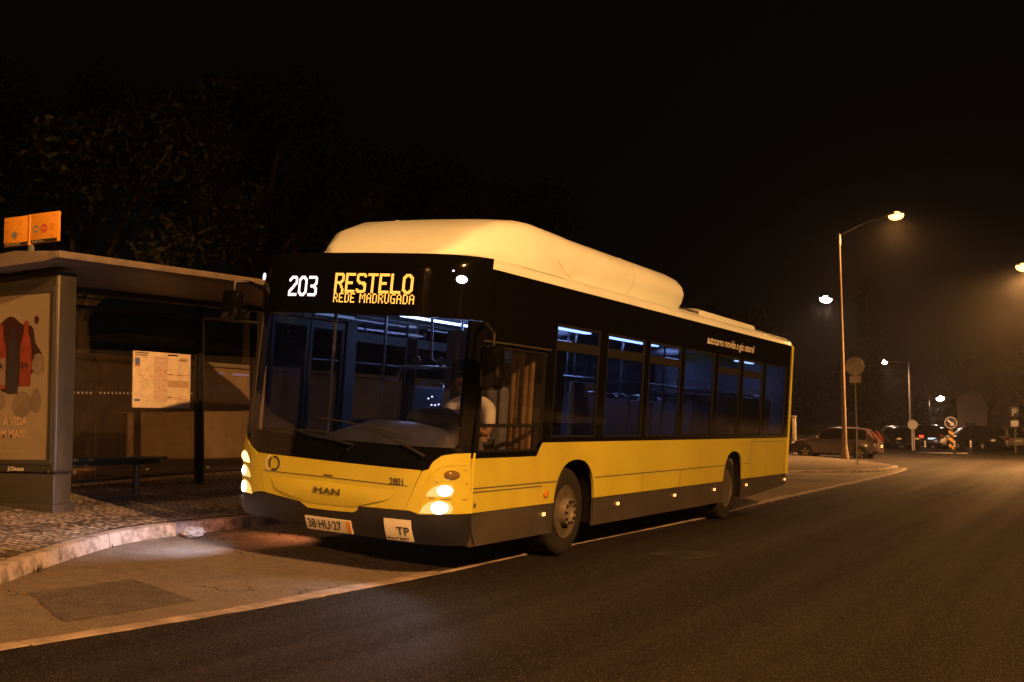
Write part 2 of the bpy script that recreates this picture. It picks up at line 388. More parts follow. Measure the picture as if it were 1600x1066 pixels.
G = dict(
    led=glow('amber_led', (1, .43, .065), 2.5), ledw=glow('white_led', (1, .80, .74), 2.6),
    head=glow('headlamp_on', (1, .95, 1.0), 14), headw=glow('headlamp_warm', (1, .62, .17), 1.15), mark=glow('marker_white', (.95, .85, 1), 4),
    side=glow('side_marker_on', (1, .40, .12), 3.0), ind=glow('indicator_on', (1, .55, .18), 4), strip=glow('saloon_light', (.42, .58, 1), 12),
    sodium=glow('sodium_lamp', (1, .50, .13), 6), mercury=glow('mercury_lamp', (1, .80, .78), 30), tail=glow('tail_on', (1, .05, .02), 3), plate=glow('plate_light', (.8, .85, 1), 1.2),
    headlight_glint=glow('glint_glow', (1, .45, .12), .5), dash=glow('dash_lights', (.75, .72, 1), 5),  # first: glow painted in for reflected glints on unlit parked-car headlights
)
HAZE = .0006
# ------------------------------------------------------------------ setting
LEAN = .0772
def lerp_tab(tab, y):
    if y <= tab[0][0]: return tab[0][1]
    for (a, b), (c, d) in zip(tab, tab[1:]):
        if y <= c: return b + (d - b) * (y - a) / (c - a)
    return tab[-1][1]
GUT = [(-7, -.76), (-4, -.72), (-2.2, -.52), (0, -.42), (4, -.46), (8.4, -.40), (11.4, -.55), (15, -.63), (22, -.80), (30, -1.0), (33, -1.2), (35.3, -1.5)]
KERB = [(-7, -.95), (-5.4, -1.0), (-3.2, -2.12), (-2.68, -2.40), (-2.15, -2.68), (-1.47, -3.0), (-.85, -3.27), (-.4, -3.44), (.1, -3.53), (.8, -3.56), (24, -3.56), (26.6, -3.5), (27.8, -3.2), (28.6, -2.6), (29.4, -2.0), (31, -1.6), (33, -1.52), (35.3, -1.75), (39, -3.2), (44.5, -6.2), (48, -9)]
gx = lambda y: lerp_tab(GUT, y) + .05
kx = lambda y: lerp_tab(KERB, y)
fac = lambda y: lerp_tab([(13, 1), (27, .30)], y)
kh = lambda y: lerp_tab([(13, .13), (27, .09), (36, .07)], y)
zbay = lambda x, y=0: max(0, -x) * LEAN * fac(y)
zpave = lambda x, y=0: zbay(kx(y), y) + kh(y) + .006 + .07 * fac(y) * max(0, kx(y) - x)

def strip(name, ys, fa, fb, fz, m, n=1, smooth=60):
    bm = bmesh.new(); prev = None
    for y in ys:
        a, b = fa(y), fb(y); row = []
        for i in range(n + 1):
            x = a + (b - a) * i / n
            row.append(bm.verts.new((x, y, fz(x, y))))
        if prev:
            for i in range(n): bm.faces.new((prev[i], prev[i + 1], row[i + 1], row[i]))
        prev = row
    return tag(finish(name, bm, m, smooth=smooth), kind='structure')

mb = MB(); mb.box((-300, -120, -.5), (300, 420, -.06)); tag(mb.build('ground', M['earth'], smooth=0), kind='structure')
# main carriageway: level right of the bus, with a slight fall where it meets the bay
bm = bmesh.new(); prev = None
for y in [-40, -12, -7] + [-6 + i * 1.0 for i in range(42)] + [35.3, 35.31, 60, 90, 160]:
    g = (gx(y) if y > -7 else -9) if y < 35.305 else -.05
    row = [bm.verts.new(c) for c in ((g, y, zbay(g, y)), (0, y, 0), (14, y, 0), (60, y, 0))]
    if prev:
        for i in range(3): bm.faces.new((prev[i], prev[i + 1], row[i + 1], row[i]))
    prev = row
tag(finish('road', bm, M['road'], smooth=60), kind='structure')
bys = [-5.4, -5, -4.5, -4, -3.6, -3.2, -2.9, -2.68, -2.4, -2.15, -1.8, -1.47, -1.1, -.85, -.4, .1, .8] + [2 + i for i in range(25)] + [26.6, 27.2, 27.8, 28.2, 28.6, 29, 29.4, 30, 31, 32, 33, 34, 35.3]
strip('bus_bay', bys, lambda y: gx(y) - .10, lambda y: kx(y), lambda x, y: zbay(x, y) + .002, M['bay'], n=4)
# gutter: a course of slightly uneven light stones between bay and carriageway
bm = bmesh.new(); y = -6.9; rr = random.Random(3)
while y < 35:
    L = rr.uniform(.55, 1.0); y2 = min(y + L - .012, 35.3); j = rr.uniform(-.012, .012); w = rr.uniform(.12, .165); h = rr.uniform(.003, .010)
    nseg = 6; top = []
    for side in (0, 1):
        for k in range(nseg + 1):
            q = y + (y2 - y) * (k if side == 0 else nseg - k) / nseg
            top.append((gx(q) + j - (0 if side == 0 else w) + rr.uniform(-.014, .014), q))
    A = [bm.verts.new((a, b, zbay(a, b) + h + rr.uniform(-.001, .001))) for a, b in top]; B = [bm.verts.new((a, b, zbay(a, b) - .05)) for a, b in top]
    bm.faces.new(A); n_ = len(A)
    for i in range(n_): bm.faces.new((A[i], A[(i + 1) % n_], B[(i + 1) % n_], B[i]))
    y += L
tag(finish('gutter', bm, M['gutter'], smooth=0), kind='structure')
# raised kerb of limestone blocks round the bay
bm = bmesh.new(); rr = random.Random(5); yy = -5.4
while yy < 46:
    st = .02; y2 = yy; acc = 0; want = rr.uniform(.75, 1.15)
    while acc < want and y2 < 46.2:
        acc += math.hypot(st, kx(y2 + st) - kx(y2)); y2 += st
    sub = [yy + (y2 - yy) * k / 3 for k in range(4)]; rows = []
    for q in sub:
        x = kx(q); dx = (kx(q + .01) - kx(q - .01)) / .02; l = math.hypot(1, dx); nx, ny = -1 / l, dx / l
        H_ = kh(q); o = [(0.0, -.2), (0.012, .0), (.03, H_ - .006), (.045, H_ + .001), (.17, H_ + .007), (.17, -.2)]
        rows.append([bm.verts.new((x + nx * a, q + ny * a, zbay(x, q) + b)) for a, b in o])
    for row, s in ((rows[0], 1), (rows[-1], -1)):
        for v in row: v.co.y += s * .004
    for A, B in zip(rows, rows[1:]):
        for i in range(5): bm.faces.new((A[i], A[i + 1], B[i + 1], B[i]))
    bm.faces.new(rows[0][::-1]); bm.faces.new(rows[-1])
    yy = y2
tag(finish('kerb', bm, M['kerb'], smooth=25), kind='structure')
# pavement of small limestone setts, rising towards the wall
strip('verge', [27.2, 27.8, 28.2, 28.6, 29, 29.4, 30, 31, 32, 33, 34, 35.3, 36, 37, 38, 39, 40, 41, 42, 43, 44.5, 46.2], lambda y: kx(y) - .16, lambda y: -14, lambda x, y: zpave(x, y), M['verge'], n=6)
strip('pavement', [-40, -20, -8] + [q for q in bys if q <= 27.2], lambda y: (kx(y) - .16 if y > -6 else -1.1), lambda y: -14, lambda x, y: zpave(x, y), M['cobble'], n=6)
# the car park street behind, climbing gently away from the road
bm = bmesh.new()
zs = lambda x: .027 * max(0, -x) + .004
rows = [[bm.verts.new((x, y, zs(x) - (.05 if y < 36 else 0))) for x in (-.05, -2.0, -20, -60)] for y in (35.32, 37, 160)]
for A, B in zip(rows, rows[1:]):
    for i in range(3): bm.faces.new((A[i], B[i], B[i + 1], A[i + 1]))
tag(finish('car_park', bm, M['road'], smooth=0), kind='structure')
mb = MB(); mb.box((11, -60, -.05), (60, 30, .13), .02); tag(mb.build('opposite_pavement', M['cobble'], smooth=0), kind='structure')
mb = MB(); mb.box((3.3, 45, -.05), (5.6, 50, .13), .03); tag(mb.build('refuge_island', M['kerb'], smooth=0), kind='structure')
def patch(name, poly, m):
    bm = bmesh.new(); vs = []
    rr = random.Random(len(name) + int(poly[0][0] * 100)); n = len(poly)
    for i in range(n):
        a, b = V(poly[i]), V(poly[(i + 1) % n])
        for k in range(5):
            p = a.lerp(b, k / 5); x, y = p.x + rr.uniform(-.02, .02), p.y + rr.uniform(-.02, .02); vs.append(bm.verts.new((x, y, zbay(x, y) + .006)))
    bm.faces.new(vs); return tag(finish(name, bm, m, smooth=0), kind='structure')
patch('bay_repair', [(-1.02, -3.3), (-.98, -2.1), (-1.95, -1.75), (-2.0, -2.75)], M['patch'])
for q in ([(-1.6, 21), (-1.2, 23), (-2.0, 24), (-2.6, 21.6)], [(-1.5, 25), (-1.3, 27), (-2.0, 28), (-2.6, 26)], [(-2.9, 23.5), (-2.7, 25.5), (-3.3, 26), (-3.4, 24)]):
    patch('asphalt_repair', q, M['patch'])

# manhole cover in the carriageway beside the bus
mh = empty('manhole_cover', (1.05, 3.4, 0)); tag(mh, 'round dark iron cover set flush in the road beside the bus', 'manhole cover')
m_ = MB(); m_.lathe([(.003, .33), (.010, .325), (.010, .30), (.006, .295), (.006, 0.001)], 'z', 40); [m_.lathe([(.010, r_), (.014, r_ - .006), (.014, r_ - .022), (.010, r_ - .028)], 'z', 40, ring=True) for r_ in (.26, .20, .14, .08)]; m_.build('lid', M['iron'], mh)
m_ = MB(); m_.lathe([(.002, .37), (.007, .37), (.007, .34), (.002, .34)], 'z', 40, ring=True); m_.build('ring', M['iron'], mh)

# ------------------------------------------------------------------ the bus
BUS = empty('city_bus', (0, 0, 0), (0, LEAN, 0))
tag(BUS, 'yellow and black single-deck city bus with cream roof, lit destination board and headlights on', 'bus')
XW, LEN, XC, HW = -2.58, 11.88, -1.29, 1.30

def FY(x, z):
    u = abs(x - XC) / HW
    y = -.1 + .1 * u ** 2 + .4 * u ** 8
    if z < .6: y += .12 * ((.6 - z) / .3) ** 2
    if z > 1.0: y += .12 * (z - 1.0) / 1.9
    if z > 2.86: t = min(1, (z - 2.86) / .1); y += .13 * (1 - math.sqrt(1 - t * t)) * (1 - u ** 6)
    return y
def FM(off=0):
    def f(x, z, d):
        e = .01; n = V(((FY(x + e, z) - FY(x - e, z)) / (2 * e), -1, (FY(x, z + e) - FY(x, z - e)) / (2 * e)))
        n.y = -1; n.x = max(-2.2, min(2.2, n.x)); n.normalize(); n = V((n.x, n.y, max(-.6, min(.6, n.z))))
        return V((x, FY(x, z), z)) + n * (d + off)
    return f
def SM(x=0, s=1, off=0):
    return lambda y, z, d: V((x + s * (d + off), y, z))
SIDE = SM(0, 1); KERBSIDE = SM(XW, -1)

def arc(cy, cz, hw, h, z0, n=15, p=2.5):
    # wheel arch cut, from front low to rear low
    out = []
    t0 = math.asin(max(-1, min(1, ((z0 - cz) / h)))) if z0 < cz else 0
    for i in range(n + 1):
        t = PI - PI * i / n; c, s = math.cos(t), math.sin(t)
        out.append((cy + hw * math.copysign(abs(c) ** (2 / p), c), cz + h * s ** (2 / p)))
    return out
AF = (2.70, .50, .54, .55); AR = (8.64, .50, .52, .55)
def cut(a, z0):
    o = [q for q in arc(*a, z0) if q[1] > z0 + .004]
    # exact crossing with the line z0
    t = ((z0 - a[1]) / a[3]) if z0 > a[1] else 0
    w = a[2] * (1 - t ** 2.5) ** (1 / 2.5)
    return [(a[0] - w, z0)] + o + [(a[0] + w, z0)]
low = [(.36, .61)] + cut(AF, .61) + cut(AR, .61) + [(LEN, .61), (LEN, 1.24), (1.81, 1.24), (1.69, 1.105), (.335, 1.105)]
sheet('lower_panel', low, [], SIDE, .4, .03, M['yellow'], BUS)
lowk = [(.42, .61)] + [(.55, .61), (.55, 1.24), (.42, 1.24)]
sheet('lower_panel', [(1.85, .61)] + cut(AF, .61) + cut(AR, .61) + [(LEN, .61), (LEN, 1.24), (1.85, 1.24)], [], KERBSIDE, .4, .03, M['yellow'], BUS)
def skirt(cz=.30):
    f = [q for q in cut(AF, .505)]; r = cut(AR, .505)
    return ([(.41, .30), (AF[0] - AF[2], .30), (AF[0] - AF[2], .505)][:2], f, r)
for mp, y0 in ((SM(0, 1, -.004), .41), (SM(XW, -1, -.004), 1.85)):
    # three lengths of skirt between the wheels, flush below the yellow panels
    def edge(a, side):
        pts = []
        for k in range(5):
            z = .30 + (.604 - .30) * k / 4
            t = max(0, (z - a[1]) / a[3]); w = a[2] * (1 - t ** 2.5) ** (1 / 2.5)
            pts.append((a[0] + side * w, z))
        return pts
    sheet('skirt_panel', [(y0, .30)] + edge(AF, -1) + [(y0, .604)], [], mp, .4, .03, M['skirt'], BUS)
    sheet('skirt_panel', edge(AF, 1)[::-1] + [(AF[0] + AF[2], .30), (AR[0] - AR[2], .30)][1:] + edge(AR, -1)[1:], [], mp, .4, .03, M['skirt'], BUS)
    sheet('skirt_panel', edge(AR, 1)[::-1] + [(10.2, .335), (LEN, .42), (LEN, .604)], [], mp, .4, .03, M['skirt'], BUS)
# dark wheel housings
for a, nm in ((AF, 'f'), (AR, 'r')):
    for x0, x1 in ((-.62, -.03), (XW + .03, XW + .62)):
        w = MB(); pr = arc(a[0], a[1], a[2] + .02, a[3] + .02, .3); pr = [(pr[0][0], .32)] + pr + [(pr[-1][0], .32)]
        w.loft([[(x, y, z) for y, z in pr] for x in (x0, x1)], cap=False, closed=False)
        xe = x0 if x0 > -1 else x1
        w.bm.faces.new([w.bm.verts.new((xe, y, z)) for y, z in pr])
        w.build('wheel_housing', M['dark'], BUS)
# black upper sides with window openings
WIN = [(2.00, 3.16, 1), (3.38, 4.58, 1), (4.75, 5.95, 1), (6.10, 7.42, 0), (7.60, 8.72, 1), (8.88, 10.05, 1), (10.22, 11.55, 0)]
ZB, ZT = 1.29, 2.475
holes = [[(a, ZB), (b, ZB), (b, ZT), (a, ZT)] for a, b, v in WIN]
cab = [(.44, 1.16), (1.71, 1.16), (1.79, 1.25), (1.79, 2.155), (.44, 2.155)]
band = [(.335, 1.109), (1.688, 1.109), (1.806, 1.244), (LEN, 1.244), (LEN, 2.86), (.50, 2.86), (.44, 2.0)]
sheet('window_band', band, holes + [cab], SM(0, 1, .0), .5, .035, M['black'], BUS)
sheet('window_band', [(.55, 2.40), (1.85, 2.40), (1.85, 1.244), (LEN, 1.244), (LEN, 2.86), (.55, 2.86)], holes, KERBSIDE, .5, .035, M['black'], BUS)

def window(mp, s, a, b, vent):
    f = bmesh.new(); fr = MB()
    x = mp(0, 0, 0).x
    def bar(y0, y1, z0, z1): fr.box((min(x, x - s * .03) + 0, y0, z0), (max(x, x - s * .03), y1, z1))
    t = .022
    bar(a + .001, b - .001, ZB + .001, ZB + t); bar(a + .001, b - .001, ZT - t, ZT - .001); bar(a + .001, a + t, ZB + t, ZT - t); bar(b - t, b - .001, ZB + t, ZT - t)
    if vent: bar(a + t, b - t, 2.20, 2.305)
    w = fr.build('window', M['dark'], BUS, smooth=0)
    for z0, z1, nm in ([(ZB + t, 2.20, 'pane'), (2.305, ZT - t, 'vent_pane')] if vent else [(ZB + t, ZT - t, 'pane')]):
        g = MB(); g.box((x - s * .020, a + t, z0) if s > 0 else (x + .012, a + t, z0), (x - .012, b - t, z1) if s > 0 else (x + .020, b - t, z1))
        g.build(nm, M['sideglass'], w, smooth=0)
for a, b, v in WIN: window(SIDE, 1, a, b, v)
for a, b, v in WIN: window(KERBSIDE, -1, a, b, v)
# driver's side window: frame with a cross rail and a sliding mullion
fr = MB()
for lo, hi in (((-.03, .44, 1.392), (-.001, 1.79, 1.425)), ((-.03, 1.25, 1.425), (-.001, 1.285, 2.135)), ((-.03, .44, 2.135), (-.001, 1.79, 2.156)), ((-.03, .44, 1.16), (-.001, .462, 2.135)), ((-.03, 1.765, 1.25), (-.001, 1.79, 2.135)), ((-.03, .462, 1.16), (-.001, 1.71, 1.18)), ((-.034, .815, 1.425), (-.012, .835, 2.135))):
    fr.box(lo, hi)
cw = fr.build('driver_window', M['dark'], BUS, smooth=0)
g = MB(); g.box((-.022, .462, 1.425), (-.014, 1.765, 2.135)); g.build('pane', M['cabglass'], cw, smooth=0)
g = MB(); g.box((-.022, .462, 1.18), (-.014, 1.70, 1.392)); g.build('lower_pane', M['cabglass'], cw, smooth=0)
g = MB(); g.tube([(.012, .42, 2.185), (.016, .9, 2.187), (.014, 1.84, 2.185)], .011, 8); g.build('rain_rail', M['shelter'], BUS)

# front skin
sheet('header', [(0.006, 2.365), (.006, 2.955), (-1.29, 2.958), (-2.586, 2.955), (-2.586, 2.365)], [], FM(), .09, .03, M['black'], BUS, smooth=50)
ws = [(-.075, 1.20), (-.075, 2.363), (-2.30, 2.363), (-2.30, 1.235), (-1.8, 1.20)]
sheet('windscreen', ws, [], FM(-.006), .12, .008, M['wscreen'], BUS, smooth=60)
sheet('pillar', [(.006, 1.16), (.006, 2.363), (-.076, 2.363), (-.076, 1.18)], [], FM(), .07, .06, M['black'], BUS, smooth=60)
sheet('pillar', [(-2.301, 1.20), (-2.301, 2.363), (-2.586, 2.363), (-2.586, 1.165), (-2.35, 1.165)], [], FM(), .09, .06, M['shelter'], BUS, smooth=60)  # grey colour stands in for reflections on the door-side pillar
sheet('cowl', [(.004, 1.162), (-.076, 1.198), (-1.8, 1.198), (-2.30, 1.233), (-2.36, 1.20), (-2.41, 1.162), (-2.33, 1.108), (-2.258, 1.058), (-2.15, 1.012), (-1.25, .996), (-.31, .988), (-.262, 1.004), (-.238, 1.067), (-.18, 1.128), (-.1, 1.150), (.004, 1.160)][::-1], [], FM(-.002), .08, .03, M['black'], BUS, smooth=60)
hood = [(-2.14, 1.003), (-1.25, .993), (-.314, .985), (-.44, .620), (-.90, .614), (-.915, .575), (-.95, .553), (-1.2, .545), (-1.46, .545), (-1.555, .595), (-1.995, .640)]
HOOD = sheet('hood', hood, [], FM(.006), .08, .03, M['yellow'], BUS, smooth=60)
# pressed line and catch on the hood
bm_ = MB()
def fline(pts, w, off=.008, h=.003):
    f = FM(off)
    for (x0, z0), (x1, z1) in zip(pts, pts[1:]):
        n = max(1, int(abs(x1 - x0) / .1)); d = V((x1 - x0, z1 - z0)).normalized(); pv = V((-d.y, d.x)) * w / 2
        for k in range(n):
            a = (x0 + (x1 - x0) * k / n, z0 + (z1 - z0) * k / n); b = (x0 + (x1 - x0) * (k + 1) / n, z0 + (z1 - z0) * (k + 1) / n)
            q = [f(a[0] - pv.x, a[1] - pv.y, h), f(b[0] - pv.x, b[1] - pv.y, h), f(b[0] + pv.x, b[1] + pv.y, h), f(a[0] + pv.x, a[1] + pv.y, h)]
            bm_.bm.faces.new([bm_.bm.verts.new(v) for v in q])
fline([(-2.03, .842), (-1.25, .845), (-.42, .836)], .007)
bm_.build('groove', M['interd'], HOOD, smooth=0)
bm_ = MB(); bm_.box((-1.30, -.112, .857), (-1.20, -.095, .868), .003); bm_.build('catch', M['dark'], HOOD)
# swage: the lower half of the hood bulges forward
sheet('swage', [(-1.93, .79), (-1.25, .80), (-.52, .785), (-.60, .70), (-.95, .60), (-1.45, .59), (-1.86, .69)], [], lambda x, z, d: FM(.006)(x, z, d + .022 * min(1, max(0, (z - .58) / .08)) * min(1, max(0, (.80 - z) / .03)) * max(0, 1 - abs((x + 1.22) / .72) ** 4)), .05, .0, M['yellow'], HOOD, smooth=60)
bump = [(.004, .606), (-.31, .590), (-.392, .616), (-.44, .617), (-.90, .611), (-.912, .572), (-.948, .550), (-1.2, .542), (-1.462, .542), (-1.558, .592), (-2.0, .637), (-2.15, .615), (-2.24, .60), (-2.586, .62), (-2.586, .44), (-2.3, .405), (-1.82, .383), (-1.5, .366), (-1.02, .344), (-.4, .322), (.004, .308)]
BUMP = sheet('bumper', bump[::-1], [], FM(.002), .08, .04, M['bumper'], BUS, smooth=60)

def mirx(p): return [(-2.475 - x, z) for x, z in p]
HLL = [(-2.586, 1.205), (-2.586, .615), (-2.24, .604), (-2.15, .619), (-2.06, .640), (-2.005, .640), (-2.146, .995), (-2.152, 1.01), (-2.255, 1.055), (-2.325, 1.105), (-2.40, 1.158), (-2.50, 1.185)]
hl = [(.004, 1.158), (-.1, 1.146), (-.177, 1.124), (-.235, 1.063), (-.259, 1.0), (-.311, .975), (-.436, .623), (-.392, .620), (-.31, .594), (.004, .610)]
low_l = [(-.307, .604), (-.287, .665), (-.24, .708), (-.17, .726), (-.105, .705), (-.085, .655), (-.10, .608)]
mid_l = [(-.268, .757), (-.252, .80), (-.212, .846), (-.16, .868), (-.105, .868), (-.085, .82), (-.10, .760)]
top_l = [(-.235, .895), (-.21, .945), (-.16, .988), (-.10, 1.0), (-.055, .985), (-.05, .92), (-.075, .90)]
def disc(x, z, r, off, m, name, parent, n=20, bulge=.012):
    f = FM(off); b = bmesh.new()
    rings = []
    for k, (q, h) in enumerate(((1, 0), (.75, bulge * .6), (.4, bulge * .9))):
        rings.append([b.verts.new(f(x + r * q * math.cos(2 * PI * i / n), z + r * q * math.sin(2 * PI * i / n), h)) for i in range(n)])
    c = b.verts.new(f(x, z, bulge))
    for A, B in zip(rings, rings[1:]):
        for i in range(n): b.faces.new((A[i], A[(i + 1) % n], B[(i + 1) % n], B[i]))
    for i in range(n): b.faces.new((rings[-1][i], rings[-1][(i + 1) % n], c))
    return finish(name, b, m, parent, smooth=60)
for sgn in (1, -1):
    q = (lambda p: p) if sgn > 0 else (lambda p: mirx(p)[::-1])
    X = (lambda x: x) if sgn > 0 else (lambda x: -2.475 - x)
    H = sheet('headlight_cluster', hl if sgn > 0 else HLL, [], FM(.008), .05, .03, M['yellow'], BUS, smooth=60)
    # raised brow and ribs round the three lamps
    bm_ = MB(); fline([(X(-.255), .905), (X(-.235), .97), (X(-.19), 1.02), (X(-.12), 1.045), (X(-.03), 1.05)], .012, .010, .006); bm_.build('brow', M['yellow'], H, smooth=0)
    for g0, g1 in (((-.20, 1.004), (-.03, 1.0)), ((-.20, .885), (-.02, .878)), ((-.24, .742), (-.02, .735))):
        bm_ = MB(); fline([(X(g0[0]), g0[1]), (X(g1[0]), g1[1])], .007, .009); bm_.build('groove', M['interd'], H, smooth=0)
    lb = sheet('low_beam', q(low_l), [], FM(.012), .04, .012, G['headw'], H)
    disc(X(-.170), .660, .054, .016, G['head'], 'bulb', H)
    sheet('reflector', q(mid_l), [], FM(.012), .04, .012, G['headw'], H)
    disc(X(-.145), .813, .045, .016, G['head'], 'side_lamp', H)
    sheet('lamp_recess', q(top_l), [], FM(.0105), .04, .008, M['yellow'] if sgn > 0 else G['ind'], H)
    disc(X(-.108), .955, .045, .014, M['brass'] if sgn > 0 else G['ind'], 'indicator', H, bulge=.02)
for x in (-.158, -2.42): disc(x, 2.727, .037, .002, G['mark'], 'marker_light', BUS)
disc(-.22, 2.80, .008, .002, G['mark'], 'sensor', BUS, n=10, bulge=.004)

# fleet number, badge, plate, permit board, operator ring and pictograms
FT = lambda x0, z0, off: (lambda u, v, w: FM(off)(x0 + u, z0 + v, w))
text('fleet_number', '2801', .088, M['ink'], BUS, FT(-.603, .838, .011), sx=.86, bold=.001)
text('maker_badge', 'MAN', .083, M['rim'], BUS, FT(-1.385, .692, .034), sx=1.62, extrude=.005)
def place_plate(name, x0, x1, z0, z1, m, parent, off=.012, th=.01):
    return sheet(name, [(x0, z0), (x1, z0), (x1, z1), (x0, z1)], [], FM(off), .045, th, m, parent)
PL = place_plate('number_plate', -1.495, -.985, .352, .472, M['white'], BUS, .016)
text('lettering', '38·HU·27', .112, M['ink'], PL, FT(-1.475, .375, .0195), sx=.86, bold=.0015)
place_plate('date_strip', -1.035, -.99, .357, .467, M['signyel'], PL, .018, .001)
TP = place_plate('permit_board', -.632, -.378, .345, .535, M['white'], BUS, .016)
text('lettering', 'TP', .105, M['ink'], TP, FT(-.515, .40, .0205), sx=1.0, bold=.001)
text('lettering', 'Alvará nº 200427', .031, M['ink'], TP, FT(-.620, .358, .0205), sx=.95, bold=.0012)
bm_ = MB()
def ringarc(cx, cz, r0, r1, a0, a1, off, n=18, sx=1.0):
    f = FM(off); P = lambda r, a: f(cx + sx * r * math.cos(math.radians(a)), cz + r * math.sin(math.radians(a)), 0)
    for k in range(n):
        p, q = a0 + (a1 - a0) * k / n, a0 + (a1 - a0) * (k + 1) / n
        bm_.bm.faces.new([bm_.bm.verts.new(v) for v in (P(r0, p), P(r0, q), P(r1, q), P(r1, p))])
ringarc(-1.893, .920, .052, .070, -120, 105, .011); ringarc(-1.893, .920, .052, .070, 130, 222, .011)
bm_.build('operator_emblem', M['ink'], BUS, smooth=0)
bm_ = MB(); ringarc(-1.935, .920, .062, .074, 95, 265, .0105); bm_.build('emblem_pale_arc', M['cream'], BUS, smooth=0)  # pale arc printed beside the operator ring
bm_ = MB()
for cx in (-2.33, -2.44):
    ringarc(cx, .515, .050, .057, 0, 360, .016, 24)
    ringarc(cx, .545, .0, .010, 0, 360, .016, 10)
ringarc(-2.44, .505, .014, .024, 100, 340, .016)
f = FM(.016)
for poly in ([(-2.338, .53), (-2.322, .53), (-2.322, .475), (-2.338, .475)], [(-2.448, .535), (-2.434, .535), (-2.434, .505), (-2.448, .505)]):
    bm_.bm.faces.new([bm_.bm.verts.new(f(x, z, 0)) for x, z in poly])
bm_.build('pictogram', M['grey_ink'], BUS, smooth=0)

# destination display: one small lamp per dot
SM7 = {'R': '1110 1001 1001 1110 1010 1001 1001', 'E': '1111 1000 1000 1110 1000 1000 1111', 'D': '1110 1001 1001 1001 1001 1001 1110', 'M': '10001 11011 10101 10101 10001 10001 10001',
       'A': '0110 1001 1001 1111 1001 1001 1001', 'U': '1001 1001 1001 1001 1001 1001 0110', 'G': '0111 1000 1000 1011 1001 1001 0111', ' ': '00 00 00 00 00 00 00'}
BG = {'R': '11111110 11111111 11000011 11000011 11000011 11000111 11111110 11111100 11001100 11000110 11000110 11000011 11000011 11000011',
      'E': '11111111 11111111 11000000 11000000 11000000 11000000 11111100 11111100 11000000 11000000 11000000 11000000 11111111 11111111',
      'S': '01111110 11111111 11000011 11000000 11000000 11100000 01111110 00111111 00000111 00000011 00000011 11000011 11111111 01111110',
      'T': '11111111 11111111 00011000 00011000 00011000 00011000 00011000 00011000 00011000 00011000 00011000 00011000 00011000 00011000',
      'L': '11000000 11000000 11000000 11000000 11000000 11000000 11000000 11000000 11000000 11000000 11000000 11000000 11111111 11111111',
      'O': '00111100 01111110 11100111 11000011 11000011 11000011 11000011 11000011 11000011 11000011 11000011 11100111 01111110 00111100',
      '2': '00111110 01111111 11100011 11000011 00000011 00000111 00001110 00011100 00111000 01110000 11100000 11000000 11111111 11111111',
      '3': '11111110 11111111 00000011 00000011 00000011 00000111 00111110 00111110 00000111 00000011 00000011 00000011 11111111 11111110'}
BG['0'] = BG['O']
def led(name, s, font, x0, ztop, px, pz, m, parent, gap=1):
    b = bmesh.new(); f = FM(.004); c = 0
    for ch in s:
        rows = font[ch].split()
        for r, row in enumerate(rows):
            for k, v in enumerate(row):
                if v == '1':
                    x, z = x0 + (c + k) * px, ztop - r * pz; hx, hz = px * .41, pz * .41
                    b.faces.new([b.verts.new(f(x + i, z + j, 0)) for i, j in ((-hx, -hz), (hx, -hz), (hx, hz), (-hx, hz))])
        c += len(rows[0]) + gap
    return finish(name, b, m, parent, smooth=0)
DD = sheet('destination_display', [(-2.06, 2.43), (-.42, 2.43), (-.42, 2.79), (-2.06, 2.79)], [], FM(.0015), .08, .002, M['black'], BUS)
led('lettering', '203', BG, -1.955, 2.712, .0136, .0140, G['ledw'], DD, gap=1)
led('lettering', 'RESTELO', BG, -1.400, 2.744, .0137, .0133, G['led'], DD, gap=1)
led('lettering', 'REDE MADRUGADA', SM7, -1.398, 2.555, .0128, .0129, G['led'], DD, gap=1)

# wipers
for pts, bl in ((((-1.05, 1.105), (-.98, 1.16), (-1.62, 1.245)), ((-2.02, 1.238), (-1.25, 1.25))), (((-.30, 1.11), (-.40, 1.165), (-.84, 1.33)), ((-1.42, 1.385), (-.50, 1.285)))):
    f = FM(.03); w = MB()
    w.tube([f(x, z, 0) for x, z in pts], [.016, .012, .008], 8)
    W_ = w.build('wiper', M['dark'], BUS)
    w = MB(); (a, b), (c, d) = bl; w.tube([f(a + (c - a) * k / 8, b + (d - b) * k / 8 + .012 * math.sin(PI * k / 8), -.012) for k in range(9)], .008, 6); w.build('blade', M['rubber'], W_)

# mirrors
for s, x0, cx, cz, hgt, yy in ((1, .0, .215, 1.94, .40, .20), (-1, XW, -2.73, 2.42, .30, .12)):
    w = MB(); w.tube([(x0, .42, 2.34 if s > 0 else 2.62), (x0 + s * .10, .28, 2.33 if s > 0 else 2.68), (cx, yy + .02, 2.24 if s > 0 else 2.66), (cx, yy + .02, cz + hgt / 2 - .02)], [.020, .018, .016, .014], 10)
    A = w.build('mirror_arm', M['dark'], BUS)
    w = MB(); w.box((cx - .10, yy - .06, cz - hgt / 2), (cx + .10, yy + .09, cz + hgt / 2), .045, 4); A2 = w.build('mirror', M['black'], BUS)
    w = MB(); w.box((cx - .08, yy + .088, cz - hgt / 2 + .03), (cx + .08, yy + .0935, cz + hgt / 2 - .03), .002); w.build('mirror_glass', M['chrome'], A2)

